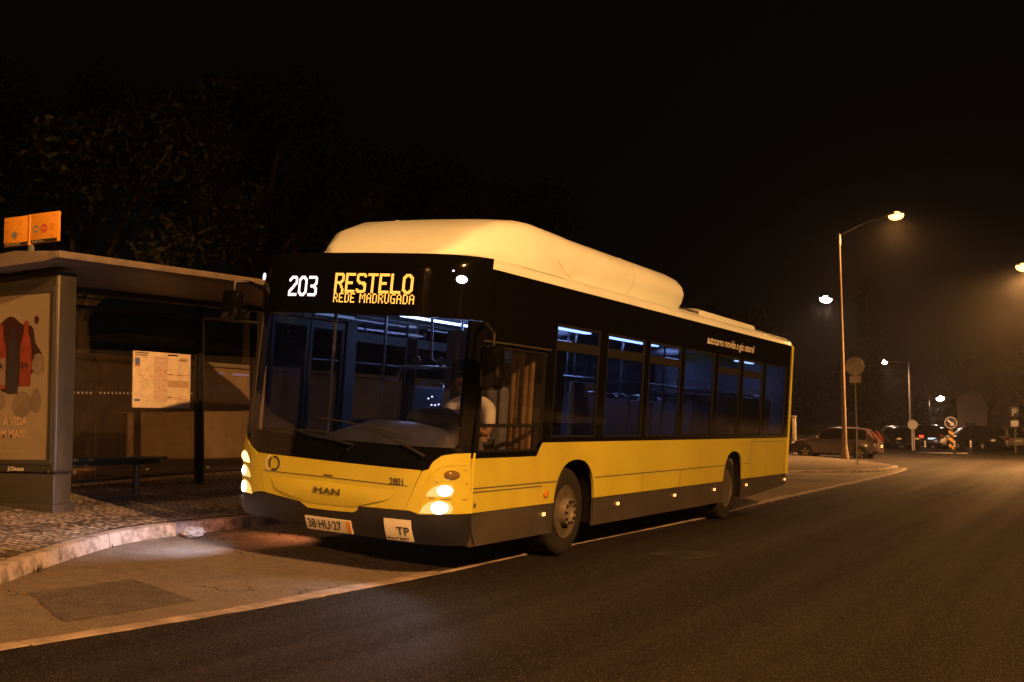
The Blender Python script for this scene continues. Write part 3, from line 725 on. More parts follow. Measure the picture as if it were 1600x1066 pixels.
# roof, with rolled edges
pr = [(0.0, 2.862), (-.006, 2.90), (-.03, 2.945), (-.09, 2.972), (-.22, 2.985), (-.7, 3.0), (-1.29, 3.005)]
pr = pr + [(-2.58 - x, z) for x, z in pr[:-1]][::-1]
w = MB(); rings = []
rings.append([(x, max(FY(x, 2.93) + .02, .45), z - .014) for x, z in pr]); rings.append([(x, max(FY(x, 2.955) + .03, .47), z) for x, z in pr])
for y, dz, ins in ((.85, 0, 0), (3, 0, 0), (6, 0, 0), (9, 0, 0), (11.75, 0, 0), (11.86, -.02, .01), (11.90, -.07, .02)):
    rings.append([((x + 1.29) * (1 - ins) - 1.29, y, 2.862 + (z - 2.862) * (1 + dz * 5)) for x, z in pr])
w.loft(rings); w.build('roof', M['cream'], BUS, smooth=50)
w = MB(); w.box((-.052, .95, 2.966), (-.038, 11.6, 2.978), .003); w.box((-.145, .95, 2.988), (-.13, 11.4, 2.999), .003); w.build('gutter_rail', M['cream'], BUS)
# gas bottle fairing on the roof
w = MB(); rings = []
def sect(hb, zb, hm, zm, hs, zs, zc, p=8):
    # half widths at base, waist and shoulder, heights; right half then mirrored
    R_ = [(hb, zb), (hb + (hm - hb) * .4, zb + (zm - zb) * .25), (hb + (hm - hb) * .8, zb + (zm - zb) * .6), (hm, zm)]
    for k in range(1, 5):
        t = k / 4 * PI / 2; R_.append((hs + (hm - hs) * math.cos(t), zm + (zs - zm) * math.sin(t)))
    R_ += [(hs * .6, zs + (zc - zs) * .75), (hs * .25, zs + (zc - zs) * .97)]
    return R_ + [(-a, b) for a, b in R_[::-1]]
for y, a in ((.58, (.60, 2.985, .58, 2.99, .50, 3.0, 3.005)), (.70, (.92, 2.985, .76, 3.06, .62, 3.12, 3.13)), (.95, (1.03, 2.985, .87, 3.18, .71, 3.30, 3.31)), (1.4, (1.14, 2.985, .94, 3.29, .77, 3.455, 3.47)), (1.8, (1.21, 2.985, .99, 3.34, .77, 3.525, 3.545)),
             (2.05, (1.21, 2.985, .99, 3.36, .76, 3.54, 3.565)), (2.35, (1.17, 2.985, 1.0, 3.34, .76, 3.535, 3.565)), (2.72, (1.02, 2.985, 1.06, 3.28, .75, 3.525, 3.56)), (3.0, (.94, 2.985, 1.085, 3.25, .74, 3.515, 3.555)), (5.0, (.94, 2.985, 1.085, 3.25, .74, 3.505, 3.545)), (6.22, (.94, 2.985, 1.085, 3.25, .74, 3.50, 3.54)),
             (6.42, (.94, 2.985, 1.08, 3.25, .735, 3.485, 3.52)), (6.53, (.93, 2.985, 1.065, 3.24, .72, 3.44, 3.475)), (6.60, (.93, 2.985, 1.04, 3.23, .70, 3.38, 3.41)), (6.635, (.92, 2.985, 1.01, 3.20, .68, 3.30, 3.32)), (6.635, (.91, 2.985, .96, 3.10, .66, 3.15, 3.16)), (6.58, (.90, 2.985, .93, 3.03, .6, 3.05, 3.06))):
    rings.append([(XC + x, y, z) for x, z in sect(*a)])
w.loft(rings); POD = w.build('gas_tank_fairing', M['cream'], BUS, smooth=42)
w = MB(); w.tube([(XC + .99, 2.85, 3.008), (XC + .99, 6.4, 3.005)], .008, 6); w.build('seam', M['interd'], POD)
for (x, y, z) in ((-2.0, 1.92, 3.545), (-.75, 2.2, 3.565)):
    w = MB(); w.lathe([(-.02, .028), (.008, .028), (.014, .015)], 'z', 14, (x, y, z)); w.build('vent_cap', M['cream'], POD)
for yy, a_ in ((2.18, (1.19, 2.985, .995, 3.34, .75, 3.533, 3.566)), (4.6, (.94, 2.985, 1.086, 3.25, .74, 3.507, 3.547))):
    q_ = [(XC + x, yy + (.25 * abs(x) if yy < 3 else 0), z + .0015) for x, z in sect(*a_)]
    w = MB(); w.tube(q_, .0035, 5); w.build('seam', M['tan_ink'], POD)
w = MB(); w.tube([(-1.62, 1.12, 3.25), (-1.64, 1.10, 3.36)], .006, 6); w.build('aerial', M['dark'], POD)
# rear roof unit
w = MB(); rings = []
for y, z, h in ((6.95, 3.02, .90), (7.35, 3.09, .98), (7.55, 3.13, 1.0), (10.35, 3.12, 1.0), (10.55, 3.09, .96), (10.62, 3.0, .90)):
    rings.append([(XC + a, y, b) for a, b in ((h + .04, 2.985), (h, 3.0 + (z - 3.0) * .8), (h - .08, z), (0, z + .02), (-h + .08, z), (-h, 3.0 + (z - 3.0) * .8), (-h - .04, 2.985))])
w.loft(rings, closed=False); RU = w.build('air_conditioning_unit', M['cream'], BUS, smooth=30)
w = MB(); w.box((XC + .93, 6.66, 2.99), (XC + 1.08, 7.2, 3.06), .01); w.build('intake', M['interd'], RU)
# rear end
w = MB(); rp = [(0, .604), (0, 2.86), (-.05, 2.96), (-2.53, 2.96), (-2.58, 2.86), (-2.58, .604)]
w.prism(rp, 'y', LEN + .001, LEN + .05, .015); w.build('rear_panel', M['yellow'], BUS)
w = MB(); w.box((-2.3, LEN + .05, 1.4), (-.28, LEN + .06, 2.6), .004); w.build('rear_window', M['black'], BUS)
w = MB(); w.box((-2.56, LEN - .02, .42), (-.02, LEN + .06, .602), .02); w.build('rear_bumper', M['bumper'], BUS)
w = MB(); w.tube([(.004, LEN + .012, .61), (.004, LEN + .012, 2.86)], .022, 8); w.build('corner_trim', M['yellow'], BUS)
# panel gaps on the visible side
w = MB()
def gap(y0, z0, y1, z1, t=.009):
    d = V((y1 - y0, z1 - z0)).normalized(); n = V((-d.y, d.x)) * t / 2
    w.bm.faces.new([w.bm.verts.new((.0035, y, z)) for y, z in ((y0 - n.x, z0 - n.y), (y1 - n.x, z1 - n.y), (y1 + n.x, z1 + n.y), (y0 + n.x, z0 + n.y))])
gap(.35, .832, 2.20, .832, .012); gap(.39, .797, 1.85, .797, .011); gap(.39, .61, .39, .80); gap(3.22, .838, 8.16, .845, .012); gap(9.12, .845, 9.55, .85)
gap(4.73, .612, 4.73, .835); gap(6.15, .612, 6.15, .84, .012)
gap(9.55, .61, 9.55, 1.185, .011); gap(10.48, .61, 10.48, 1.185, .011); gap(11.68, .61, 11.68, 1.185); gap(9.55, 1.185, 11.68, 1.185)
w.build('groove', M['interd'], BUS, smooth=0)
for y0, y1 in ((.3, 1.87), (3.2, 1.9)): pass
for y in (1.934, 3.96, 5.974, 7.714, 9.388, 11.80):
    w = MB(); w.box((-.002, y - .028, .488), (.014, y + .028, .524), .006); w.build('side_marker', G['side'], BUS)
for y in (1.934, 3.96, 5.974, 7.714, 9.388, 11.80):
    w = MB(); w.box((XW - .014, y - .028, .488), (XW + .002, y + .028, .524), .006); w.build('side_marker', G['side'], BUS)
w = MB(); w.ball((.006, 1.955, .712), (.022, .055, .042), 14); w.build('side_repeater', M['amber'], BUS)
text('lettering', 'autocarro movido a gás natural', .165, M['white'], BUS, lambda u, v, ww: V((.004, 6.99 + u, 2.60 + v)), shear=.12, sx=1.155, bold=.0015)
text('lettering', 'H', .05, M['ink'], BUS, lambda u, v, ww: V((.004, .43 + u, .66 + v)), bold=.004)

# wheels
def wheel(y, x, s, rear):
    w = MB(); P = lambda a, r: (x + s * a, r)
    w.lathe([P(-.02, .285), P(-.005, .30), P(.0, .33), P(.004, .40), P(-.004, .44), P(-.022, .462), P(-.06, .476), P(-.26, .476), P(-.29, .44), P(-.29, .30)], 'x', 48, (0, y, .478), ring=True)
    T = w.build('wheel', M['rubber'], BUS, smooth=40)
    w = MB(); d = -.17 if rear else -.045
    w.lathe([P(-.012, .288), P(.0, .288), P(.002, .276), P(-.02, .268), P(d * .8 - .02, .245), P(d - .01, .20), P(d, .14), P(d, .001)], 'x', 40, (0, y, .478)); RM = w.build('rim', M['rim'], T, smooth=45)
    w = MB()
    for k in range(8):
        t = 2 * PI * k / 8 + .2; r = .225
        w.lathe([P(d * .9 - .006, .026), P(d * .9 + .004, .026)], 'x', 10, (0, y + r * math.cos(t), .478 + r * math.sin(t)))
    w.build('hand_hole', M['ink'], T)
    w = MB(); h = (.055 if not rear else -.06)
    w.lathe([P(d, .155), P(h - .02, .150), P(h, .142), P(h, .09), P(h - .02, .082), P(h - .02, .001)], 'x', 32, (0, y, .478)); w.build('hub', M['hub'], T, smooth=40)
    for k in range(10):
        t = 2 * PI * k / 10; w = MB()
        w.lathe([P(h - .002, .0165), P(h + .022, .015), P(h + .024, .009)], 'x', 8, (0, y + .118 * math.cos(t), .478 + .118 * math.sin(t))); w.build('wheel_nut', M['nut'], T)
wheel(2.67, -.085, 1, 0); wheel(8.60, -.085, 1, 1); wheel(2.67, XW + .085, -1, 0); wheel(8.60, XW + .085, -1, 1)
w = MB(); w.box((-1.9, 2.6, .40), (-.7, 2.75, .55), .02); w.box((-1.9, 8.5, .35), (-.7, 8.75, .6), .02); w.box((-2.3, .7, .30), (-.25, 11.5, .34)); w.build('chassis', M['dark'], BUS)

# ---------------- inside
w = MB(); w.box((XW + .05, .62, .36), (-.05, 2.0, .40)); w.box((-1.9, 2.0, .36), (-.68, 8.0, .402)); w.box((-1.9, 8.0, .40), (-.68, 11.8, .75)); w.box((XW + .05, 9.3, .74), (-.05, 11.8, .802)); w.box((-.68, 3.4, .60), (-.05, 7.9, .662)); w.box((XW + .05, 3.4, .37), (-.05, 7.9, .405)); w.build('floor', M['interd'], BUS, smooth=0)
w = MB(); w.prism([(-.06, 2.50), (-.06, 2.62), (-.5, 2.75), (-2.08, 2.75), (-2.52, 2.62), (-2.52, 2.50), (-2.1, 2.60), (-1.9, 2.66), (-.68, 2.66), (-.48, 2.60)], 'y', .75, 11.8); w.build('ceiling', M['inter'], BUS, smooth=0)
w = MB(); w.box((XW + .036, 3.3, .45), (XW + .05, 8.0, 1.27)); w.box((-.05, 3.3, .45), (-.036, 8.0, 1.27)); w.box((XW + .036, 1.86, .45), (XW + .05, 2.05, 2.4)); w.box((XW + .036, 9.2, .8), (XW + .05, 11.7, 1.27)); w.build('side_lining', M['interd'], BUS, smooth=0)
w = MB()
for x0, x1 in ((XW + .05, XW + .065), (-.065, -.05)): w.box((x0, 2.0, 2.485), (x1, 11.75, 2.60))
w.build('cove_panel', M['inter'], BUS, smooth=0)
for x in (-.62, -1.96):
    for y0, y1 in ((2.1, 4.2), (4.7, 6.6), (10.6, 11.5)):
        w = MB(); w.box((x - .05, y0, 2.50), (x + .05, y1, 2.52), .006); w.build('ceiling_light', G['strip'], BUS)
w = MB(); w.box((-2.5, 11.74, .75), (-.08, 11.79, 2.5)); w.build('rear_bulkhead', M['inter'], BUS, smooth=0)
# dashboard with a lit binnacle
w = MB(); rings = []
for x, h, yb in ((-2.28, 1.14, .55), (-1.7, 1.17, .62), (-1.30, 1.30, .72), (-1.0, 1.40, .80), (-.7, 1.40, .82), (-.35, 1.36, .74), (-.12, 1.30, .66)):
    y0 = FY(x, 1.15) + .09
    rings.append([(x, y0, .75), (x, y0, 1.10), (x, y0 + .06, h - .06), (x, y0 + .2, h), (x, yb + .06, h - .02), (x, yb + .12, h - .12), (x, yb + .1, .75)])
w.loft(rings); DB = w.build('dashboard', M['dashm'], BUS, smooth=50)
w = MB(); w.ball((-.58, .66, 1.42), (.34, .17, .13), 20); w.build('binnacle', M['interd'], DB)
w = MB(); w.box((-.66, .40, 1.19), (-.36, .425, 1.30), .01); w.build('glovebox', M['curtain'], DB)
w = MB()
for k, (x, z) in enumerate(((-.80, 1.45), (-.80, 1.50), (-.74, 1.56), (-.70, 1.56), (-.66, 1.57), (-.72, 1.52), (-.62, 1.50), (-.78, 1.62), (-.74, 1.64))): w.box((x - .006, .80, z - .006), (x + .006, .81, z + .006))
w.build('dash_lamp', G['dash'], DB, smooth=0)
w = MB(); c = V((-.56, .86, 1.40)); t1 = V((1, 0, 0)); t2 = V((0, .86, .5)).normalized()
w.tube([c + (t1 * math.cos(a) + t2 * math.sin(a)) * .225 for a in [2 * PI * k / 32 for k in range(32)]], .016, 10, closed=True)
SW = w.build('steering_wheel', M['ink'], BUS)
w = MB(); w.tube([c, c + V((0, -.08, -.28))], .03, 10); w.tube([c - t1 * .22, c, c + t1 * .22], .014, 8); w.tube([c, c - t2 * .22], .014, 8); w.build('steering_column', M['dark'], SW)
# driver's seat, cab door and partition
w = MB(); w.box((-.82, 1.15, .98), (-.32, 1.62, 1.10), .04, 3); w.box((-.80, 1.56, 1.05), (-.34, 1.70, 1.78), .05, 3); w.box((-.70, 1.2, .62), (-.44, 1.5, .98), .02); w.build('driver_seat', M['seat'], BUS)
w = MB(); w.box((-1.10, .75, .40), (-.05, 2.0, .62)); w.build('driver_platform', M['interd'], BUS, smooth=0)
w = MB(); w.box((-1.15, 1.84, .40), (-.06, 1.88, 2.05), .01); w.build('cab_partition', M['interd'], BUS)
w = MB()
for k in range(7): w.box((-.36 + k * .035 - .02, 1.76 + .012 * (k % 2), 1.15), (-.36 + k * .035 + .02, 1.80 + .012 * (k % 2), 2.13), .008)
w.build('curtain', M['curtain'], BUS)
w = MB(); w.box((-1.17, .95, .62), (-1.13, 1.75, 1.30), .015); w.build('cab_door', M['inter'], BUS)
w = MB(); w.box((-.42, 1.83, 1.60), (-.08, 2.4, 2.3), .01); w.build('fuse_cabinet', M['interd'], BUS)
w = MB(); w.box((-.40, 3.25, 1.15), (-.37, 4.0, 1.90), .01); w.build('notice_panel', M['inter'], BUS)
w = MB(); w.box((-1.37, 2.09, 1.45), (-1.11, 2.11, 2.37), .008); w.build('cab_screen', M['inter'], BUS)
# passenger seats
SEATP = None
def bus_seat(x, y, z):
    global SEATP
    if SEATP is None:
        s = MB(); s.box((-.21, -.2, .40), (.21, .22, .46), .025, 2); s.prism([(.18, .44), (.26, .44), (.34, 1.05), (.28, 1.08), (.24, 1.06)], 'x', -.21, .21, .02); s.box((-.16, -.1, 0), (.16, .1, .40))
        SEATP = s.build('passenger_seat', M['seat'], BUS)
        h = MB(); h.tube([(-.17, .29, 1.0), (-.17, .32, 1.10), (-.10, .325, 1.13), (.10, .325, 1.13), (.17, .32, 1.10), (.17, .29, 1.0)], .014, 8); h.build('grab_handle', M['rail'], SEATP)
        o = SEATP
    else: o = copy_tree(SEATP, BUS)
    o.location = (x, y, z)
for y in (3.35, 4.15, 4.95, 6.6, 7.4):
    for x in ((-.32, -.78) if y > 3.4 else (-.32,)): bus_seat(x, y, .66)
for y in (8.3, 9.1, 9.9, 10.7):
    for x in (-.32, -.78, -1.80, -2.26): bus_seat(x, y, .80)
for y in (3.0, 4.4, 5.2): bus_seat(-2.26, y, .66)
# grab poles and rails
for x, y in ((-.95, 2.9), (-1.65, 2.9), (-.95, 4.6), (-1.65, 5.9), (-.95, 6.2), (-.95, 7.9), (-1.65, 7.9), (-1.3, 9.6), (-2.05, 1.9), (-2.05, .95)):
    p_ = MB(); p_.tube([(x, y, .4), (x, y, 2.66)], .018, 8); p_.build('grab_pole', M['rail'], BUS)
for x in (-.95, -1.65):
    p_ = MB(); p_.tube([(x, 2.2, 2.66), (x, 2.25, 2.05), (x, 2.5, 1.98), (x, 11, 1.98)], .017, 8); p_.build('grab_rail', M['rail'], BUS)
# frame with two round pads behind the cab
p_ = MB(); p_.tube([(-1.95, 2.06, 1.1), (-1.95, 2.06, 1.86), (-1.88, 2.06, 1.95), (-1.25, 2.06, 1.96)], .014, 8); p_.lathe([(2.05, .045), (2.07, .045)], 'y', 14, (-1.72, 0, 2.02)); p_.lathe([(2.05, .045), (2.07, .045)], 'y', 14, (-1.42, 0, 2.02)); p_.build('validator_rail', M['rail'], BUS)
# front door leaves on the kerb side
for y0, y1 in ((.56, 1.19), (1.21, 1.84)):
    d = MB()
    for lo, hi in (((XW - .01, y0, .36), (XW + .03, y0 + .05, 2.38)), ((XW - .01, y1 - .05, .36), (XW + .03, y1, 2.38)), ((XW - .01, y0 + .05, .36), (XW + .03, y1 - .05, .45)), ((XW - .01, y0 + .05, 2.30), (XW + .03, y1 - .05, 2.38))): d.box(lo, hi)
    D_ = d.build('door', M['dark'], BUS, smooth=0)
    d = MB(); d.box((XW + .005, y0 + .05, .45), (XW + .012, y1 - .05, 2.30)); d.build('pane', M['doorglass'], D_, smooth=0)

# headlamp beams: real lamps inside the clusters
def spot(name, loc, tgt, energy, col, size, blend=.4, rad=.05, parent=None):
    l = bpy.data.lights.new(name, 'SPOT'); l.energy = energy; l.color = col; l.spot_size = math.radians(size); l.spot_blend = blend; l.shadow_soft_size = rad
    o = bpy.data.objects.new(name, l); COL.objects.link(o); o.parent = parent
    o.location = loc; o.rotation_euler = (V(tgt) - V(loc)).to_track_quat('-Z', 'Y').to_euler(); return o
spot('headlamp_beam', (-.20, FY(-.20, .66) - .06, .66), (-2.0, -7, 0), 45, (.80, .82, 1), 110, .9, .05, BUS)
spot('headlamp_beam', (-2.24, FY(-2.24, .68) - .06, .68), (-5.0, -.6, 0), 125, (.72, .76, 1), 130, 1.0, .05, BUS)
spot('side_marker_beam', (XW - .06, 1.75, .46), (-2.95, .7, .12), 60, (1, .30, .10), 120, 1, .04, BUS)
# ------------------------------------------------------------------ driver
def skinned(name, verts, edges, m, parent=None, sub=2, root=0):
    me = bpy.data.meshes.new('s'); me.from_pydata([v[:3] for v in verts], edges, [])
    o = bpy.data.objects.new('s', me); COL.objects.link(o)
    md = o.modifiers.new('skin', 'SKIN'); md.use_smooth_shade = True
    sd = o.modifiers.new('sub', 'SUBSURF'); sd.levels = sub; sd.render_levels = sub
    for i, d in enumerate(me.skin_vertices[0].data):
        r = verts[i][3]; d.radius = r if isinstance(r, tuple) else (r, r); d.use_root = (i == root)
    bpy.context.view_layer.update()
    m2 = bpy.data.meshes.new_from_object(o.evaluated_get(bpy.context.evaluated_depsgraph_get()))
    bpy.data.objects.remove(o); bpy.data.meshes.remove(me)
    m2.name = name; m2.materials.clear(); m2.materials.append(m)
    for p in m2.polygons: p.use_smooth = True
    ob = bpy.data.objects.new(name, m2); return link(ob, parent)

vs, es = [], []
def chain(pts, start=None):
    prev = start
    for p in pts:
        vs.append(p); i = len(vs) - 1
        if prev is not None: es.append((prev, i))
        prev = i
    return prev
D = (-.57, 1.40)
pel = chain([(-.57, 1.42, 1.16, (.15, .11))])
ch = chain([(-.57, 1.41, 1.32, (.145, .105)), (-.565, 1.35, 1.50, (.15, .10)), (-.57, 1.30, 1.60, (.10, .075))], pel)
nk = chain([(-.585, 1.245, 1.675, .052)], ch)
hd = chain([(-.60, 1.19, 1.735, (.068, .075)), (-.61, 1.165, 1.80, (.078, .092)), (-.615, 1.175, 1.865, (.066, .078))], nk)
chest = ch
for s in (-1, 1):
    sh = chain([(-.57 + s * .13, 1.31, 1.59, .062), (-.57 + s * .215, 1.28, 1.555, .055), (-.57 + s * .265, 1.21, 1.42, .045)], chest)
    el = chain([(-.57 + s * .285, 1.12, 1.30, .039), (-.57 + s * .255, 1.0, 1.35, .034), (-.57 + s * .225, .93, 1.41, .027)], sh)
    pm = chain([(-.57 + s * .220, .885, 1.445, (.034, .018))], el)
    for k in range(4):
        o = -.024 + k * .016; L = (.85, 1.0, .95, .75)[k]
        chain([(-.57 + s * .222 + o * .6, .868, 1.462 + o * .8, .0095), (-.57 + s * .215 + o * .6, .862 - .012, 1.462 + .026 * L + o * .8, .0088), (-.57 + s * .195 + o * .5, .868, 1.462 + .034 * L + o * .8, .008)], pm)
    chain([(-.57 + s * .192, .895, 1.445, .0105), (-.57 + s * .172, .875, 1.455, .009)], pm)
    kn = chain([(-.57 + s * .10, 1.33, 1.13, .085), (-.57 + s * .15, .98, 1.12, .062), (-.57 + s * .15, .92, .80, .048), (-.57 + s * .15, .90, .69, .04), (-.57 + s * .16, .80, .665, .038)], pel)
P_ = skinned('person', vs, es, M['skin'])
P_.rotation_euler = (0, LEAN, 0)
tag(P_, 'driver in a white T-shirt sitting bent over the steering wheel of the bus', 'person')
# face: nose, brows, ears grown as one small set on the head, and short dark hair
vs, es = [], []
a = chain([(-.57, 1.42, 1.14, (.165, .125)), (-.57, 1.41, 1.32, (.168, .128)), (-.565, 1.35, 1.50, (.172, .12)), (-.57, 1.305, 1.605, (.115, .085)), (-.58, 1.262, 1.65, (.064, .06))])
for s in (-1, 1): chain([(-.57 + s * .135, 1.31, 1.592, .078), (-.57 + s * .218, 1.285, 1.555, .074), (-.57 + s * .262, 1.22, 1.435, .066), (-.57 + s * .280, 1.165, 1.355, .060)], 3)
skinned('t_shirt', vs, es, M['shirt'], P_)
h = MB(); h.ball((-.613, 1.19, 1.845), (.083, .098, .082), 20)
for v in h.bm.verts:
    n_ = noise.noise(v.co * 30) * .008; v.co += (v.co - V((-.613, 1.19, 1.845))).normalized() * n_
    if v.co.y < 1.16 and v.co.z < 1.85: v.co.y = max(v.co.y, 1.15)
h.build('hair', M['hair'], P_)
h = MB(); h.ball((-.612, 1.078, 1.785), (.013, .018, .018), 10)
for s in (-1, 1): h.ball((-.612 + s * .080, 1.175, 1.79), (.010, .02, .028), 10)
h.build('ear', M['skin'], P_)
vs, es = [], []
chain([(-.57, 1.42, 1.15, (.155, .12))])
for s in (-1, 1): chain([(-.57 + s * .10, 1.33, 1.13, .095), (-.57 + s * .15, .98, 1.12, .074), (-.57 + s * .15, .93, .80, .062), (-.57 + s * .15, .91, .71, .058)], 0)
skinned('trousers', vs, es, M['jeans'], P_)

# ------------------------------------------------------------------ bus shelter and what stands round it
SH = empty('bus_shelter', (-5.9, 3.0, .5)); tag(SH, 'open glass bus shelter with a flat metal roof beside the bus', 'bus shelter')
SH.rotation_euler = (math.radians(1.3), 0, 0)
def SP(p): return (p[0] + 5.9, p[1] - 3.0, p[2] - .5)
w = MB()
pf = [(-4.58, 3.285), (-4.58, 3.355), (-5.2, 3.40), (-6.95, 3.30), (-6.95, 3.235), (-6.3, 3.215), (-4.75, 3.262)]
w.prism([(x + 5.9, z - .5) for x, z in pf], 'y', -3.2, 2.9, .006); RF = w.build('roof', M['roofm'], SH)
w = MB(); w.box(SP((-4.572, -.19, 3.285)), SP((-4.560, 5.9, 3.36)), .003); w.build('fascia', M['roofm'], RF)
w = MB(); w.box(SP((-6.3, -.1, 3.15)), SP((-6.15, 5.8, 3.222))); w.build('roof_beam', M['shelter'], SH)
for x, y in ((-6.76, 4.42), (-6.76, .45), (-6.86, 5.80)):
    w = MB(); w.box(SP((x - .055, y - .055, .52)), SP((x + .055, y + .055, 3.22)), .012); w.box(SP((x - .09, y - .09, .50)), SP((x + .09, y + .09, .63)), .01); w.build('post', M['dark'], SH)
w = MB(); w.box(SP((-6.79, .52, 3.02)), SP((-6.73, 5.74, 3.07)), .006); w.build('rail', M['shelter'], SH)
w = MB(); w.box(SP((-6.79, .52, .74)), SP((-6.73, 5.74, .78)), .006); w.build('rail', M['shelter'], SH)
for y0, y1 in ((.52, 2.42), (2.44, 4.36), (4.48, 5.74)):
    w = MB(); w.box(SP((-6.764, y0, .78)), SP((-6.756, y1, 3.02))); g_ = w.build('glass_panel', M['shglass'], SH, smooth=0)
    if y0 < 4:
        w = MB()
        for k in range(26): w.box(SP((-6.7545, y0 + .05 + k * .07, 1.90)), SP((-6.753, y0 + .075 + k * .07, 1.93)))
        w.build('dot_marking', M['grey_ink'], g_, smooth=0)
w = MB(); w.tube([SP((-6.70, .6, 3.16)), SP((-6.70, 4.3, 3.16))], .012, 6); w.build('conduit', M['dark'], SH)

# advertising panel that closes the near end of the shelter
AD = empty('advertising_panel', (-5.62, .22, .52)); tag(AD, 'tall dark advertising case with a bottle poster at the near end of the shelter', 'advertising panel')
def AP(x, y, z): return (x + 5.62, y - .22, z - .52)
w = MB(); w.box(AP(-6.36, .085, .93), AP(-4.93, .36, 3.14), .035, 3); w.build('case', M['shelter'], AD)
w = MB(); w.box(AP(-6.32, .10, .40), AP(-4.945, .345, .925), .015); w.box(AP(-6.38, .07, .38), AP(-4.91, .37, .60), .01); w.build('base', M['shelter'], AD)
FRM = MB()
for lo, hi in (((-6.30, .070, 2.90), (-4.97, .092, 2.97)), ((-6.30, .070, 1.02), (-4.97, .092, 1.075)), ((-6.30, .070, 1.075), (-6.235, .092, 2.90)), ((-5.03, .070, 1.075), (-4.97, .092, 2.90))): FRM.box(AP(*lo), AP(*hi), .004)
FRM.build('frame', M['shelter'], AD)
def flat(name, polys, y, m, parent, P=AP, th=.0015):
    w = MB()
    for q in polys:
        w.prism([(P(x, 0, z)[0], P(x, 0, z)[2]) for x, z in q], 'y', P(0, y, 0)[1], P(0, y + th, 0)[1])
    return w.build(name, m, parent, smooth=0)
PX0, PZ0 = -6.235, 1.075
PO = flat('poster', [[(-6.235, 1.075), (-5.03, 1.075), (-5.03, 2.90), (-6.235, 2.90)]], .080, None or mat('poster_paper', (.25, .21, .145), .5, var=.12, scale=2.2), AD, th=.004)
def blob(cx, cz, rx, rz, n=40, seed=1, amp=.18):
    r_ = random.Random(seed); ph = [(r_.uniform(0, 6.28), r_.choice((3, 5, 7, 9)), r_.uniform(.3, 1)) for _ in range(5)]
    out = []
    for k in range(n):
        t = 2 * PI * k / n; q = 1 + amp * sum(a * math.sin(f_ * t + p) for p, f_, a in ph) / 2
        out.append((cx + rx * q * math.cos(t), cz + rz * q * math.sin(t)))
    return out
splash = mat('dark_red_print', (.030, .007, .007), .5, var=.2, scale=5); orange = mat('orange_print', (.20, .036, .017), .5, var=.4, scale=6); cocoa = mat('pale_print', (.17, .135, .10), .5, var=.25, scale=4)
flat('splash_print', [blob(-5.60, 2.24, .40, .40, 60, 4, .16), blob(-5.245, 2.61, .035, .045, 20, 2, .1)], .0785, splash, PO)
flat('splash_print', [blob(-5.20, 2.12, .10, .12, 30, 8, .15)], .0770, cocoa, PO)
def bottle(cx, z0, s, m, nm, y):
    q = [(-.085, 0), (.085, 0), (.092, .05), (.092, .40), (.075, .50), (.035, .60), (.032, .74), (-.032, .74), (-.035, .60), (-.075, .50), (-.092, .40), (-.092, .05)]
    return flat(nm, [[(cx + a * s, z0 + b * s) for a, b in q]], y, m, PO)
for cx, m_, z0, sc in ((-5.80, orange, 1.86, .98), (-5.60, mat('dark_bottle_print', (.02, .02, .03), .4, var=.2), 1.80, 1.0), (-5.40, orange, 1.88, .98)):
    bottle(cx, z0, sc, m_, 'bottle_print', .0755)
for cx, c_ in ((-5.80, cocoa), (-5.40, orange)):
    flat('label_print', [[(cx - .085, 1.90), (cx + .085, 1.90), (cx + .085, 2.20), (cx - .085, 2.20)]], .0738, c_, PO)
    text('lettering', 'BA', .10, M['ink'], PO, (lambda cx: lambda u, v, ww: V(AP(cx - .075 + u, .0730, 2.08 + v)))(cx), bold=.003)
flat('lime_print', [blob(-5.44, 1.68, .15, .15, 36, 5, .02), blob(-5.85, 1.72, .16, .11, 30, 6, .05), blob(-5.22, 1.72, .08, .14, 24, 7, .1)], .0765, cocoa, PO)
text('lettering', 'À VIDA', .125, M['tan_ink'], PO, lambda u, v, ww: V(AP(-5.72 + u, .0725, 1.455 + v)), bold=.004, sx=.92)
text('lettering', 'COM MAIS!', .125, M['tan_ink'], PO, lambda u, v, ww: V(AP(-5.93 + u, .0725, 1.315 + v)), bold=.004, sx=.92)
text('lettering', 'seja responsável. beba com moderação', .03, M['tan_ink'], PO, lambda u, v, ww: V(AP(-5.85 + u, .077, 1.16 + v)))
text('lettering', 'JCDecaux', .062, M['white'], AD, lambda u, v, ww: V(AP(-5.64 + u, .0835, .955 + v)), bold=.001)
w = MB(); w.box(AP(-5.02, .084, .935), AP(-5.003, .088, .955)); w.build('lock', M['chrome'], AD, smooth=0)
w = MB(); w.box(AP(-4.931, .10, .92), AP(-4.926, .345, .932)); w.build('groove', M['ink'], AD, smooth=0)

# bench under the shelter
BN = empty('bench', (-6.1, 1.7, .56)); tag(BN, 'narrow dark metal bench under the shelter roof in front of the map', 'bench')
w = MB(); w.box((-.16, -1.2, .46), (.16, 1.2, .50), .015); w.box((-.05, -1.15, .40), (.05, 1.15, .46)); w.build('seat', M['shelter'], BN)
for y in (-.75, .78):
    w = MB(); w.tube([(0, y, -.02), (0, y, .42)], .042, 12); w.box((-.10, y - .07, -.02), (.10, y + .07, .015)); w.build('leg', M['shelter'], BN)

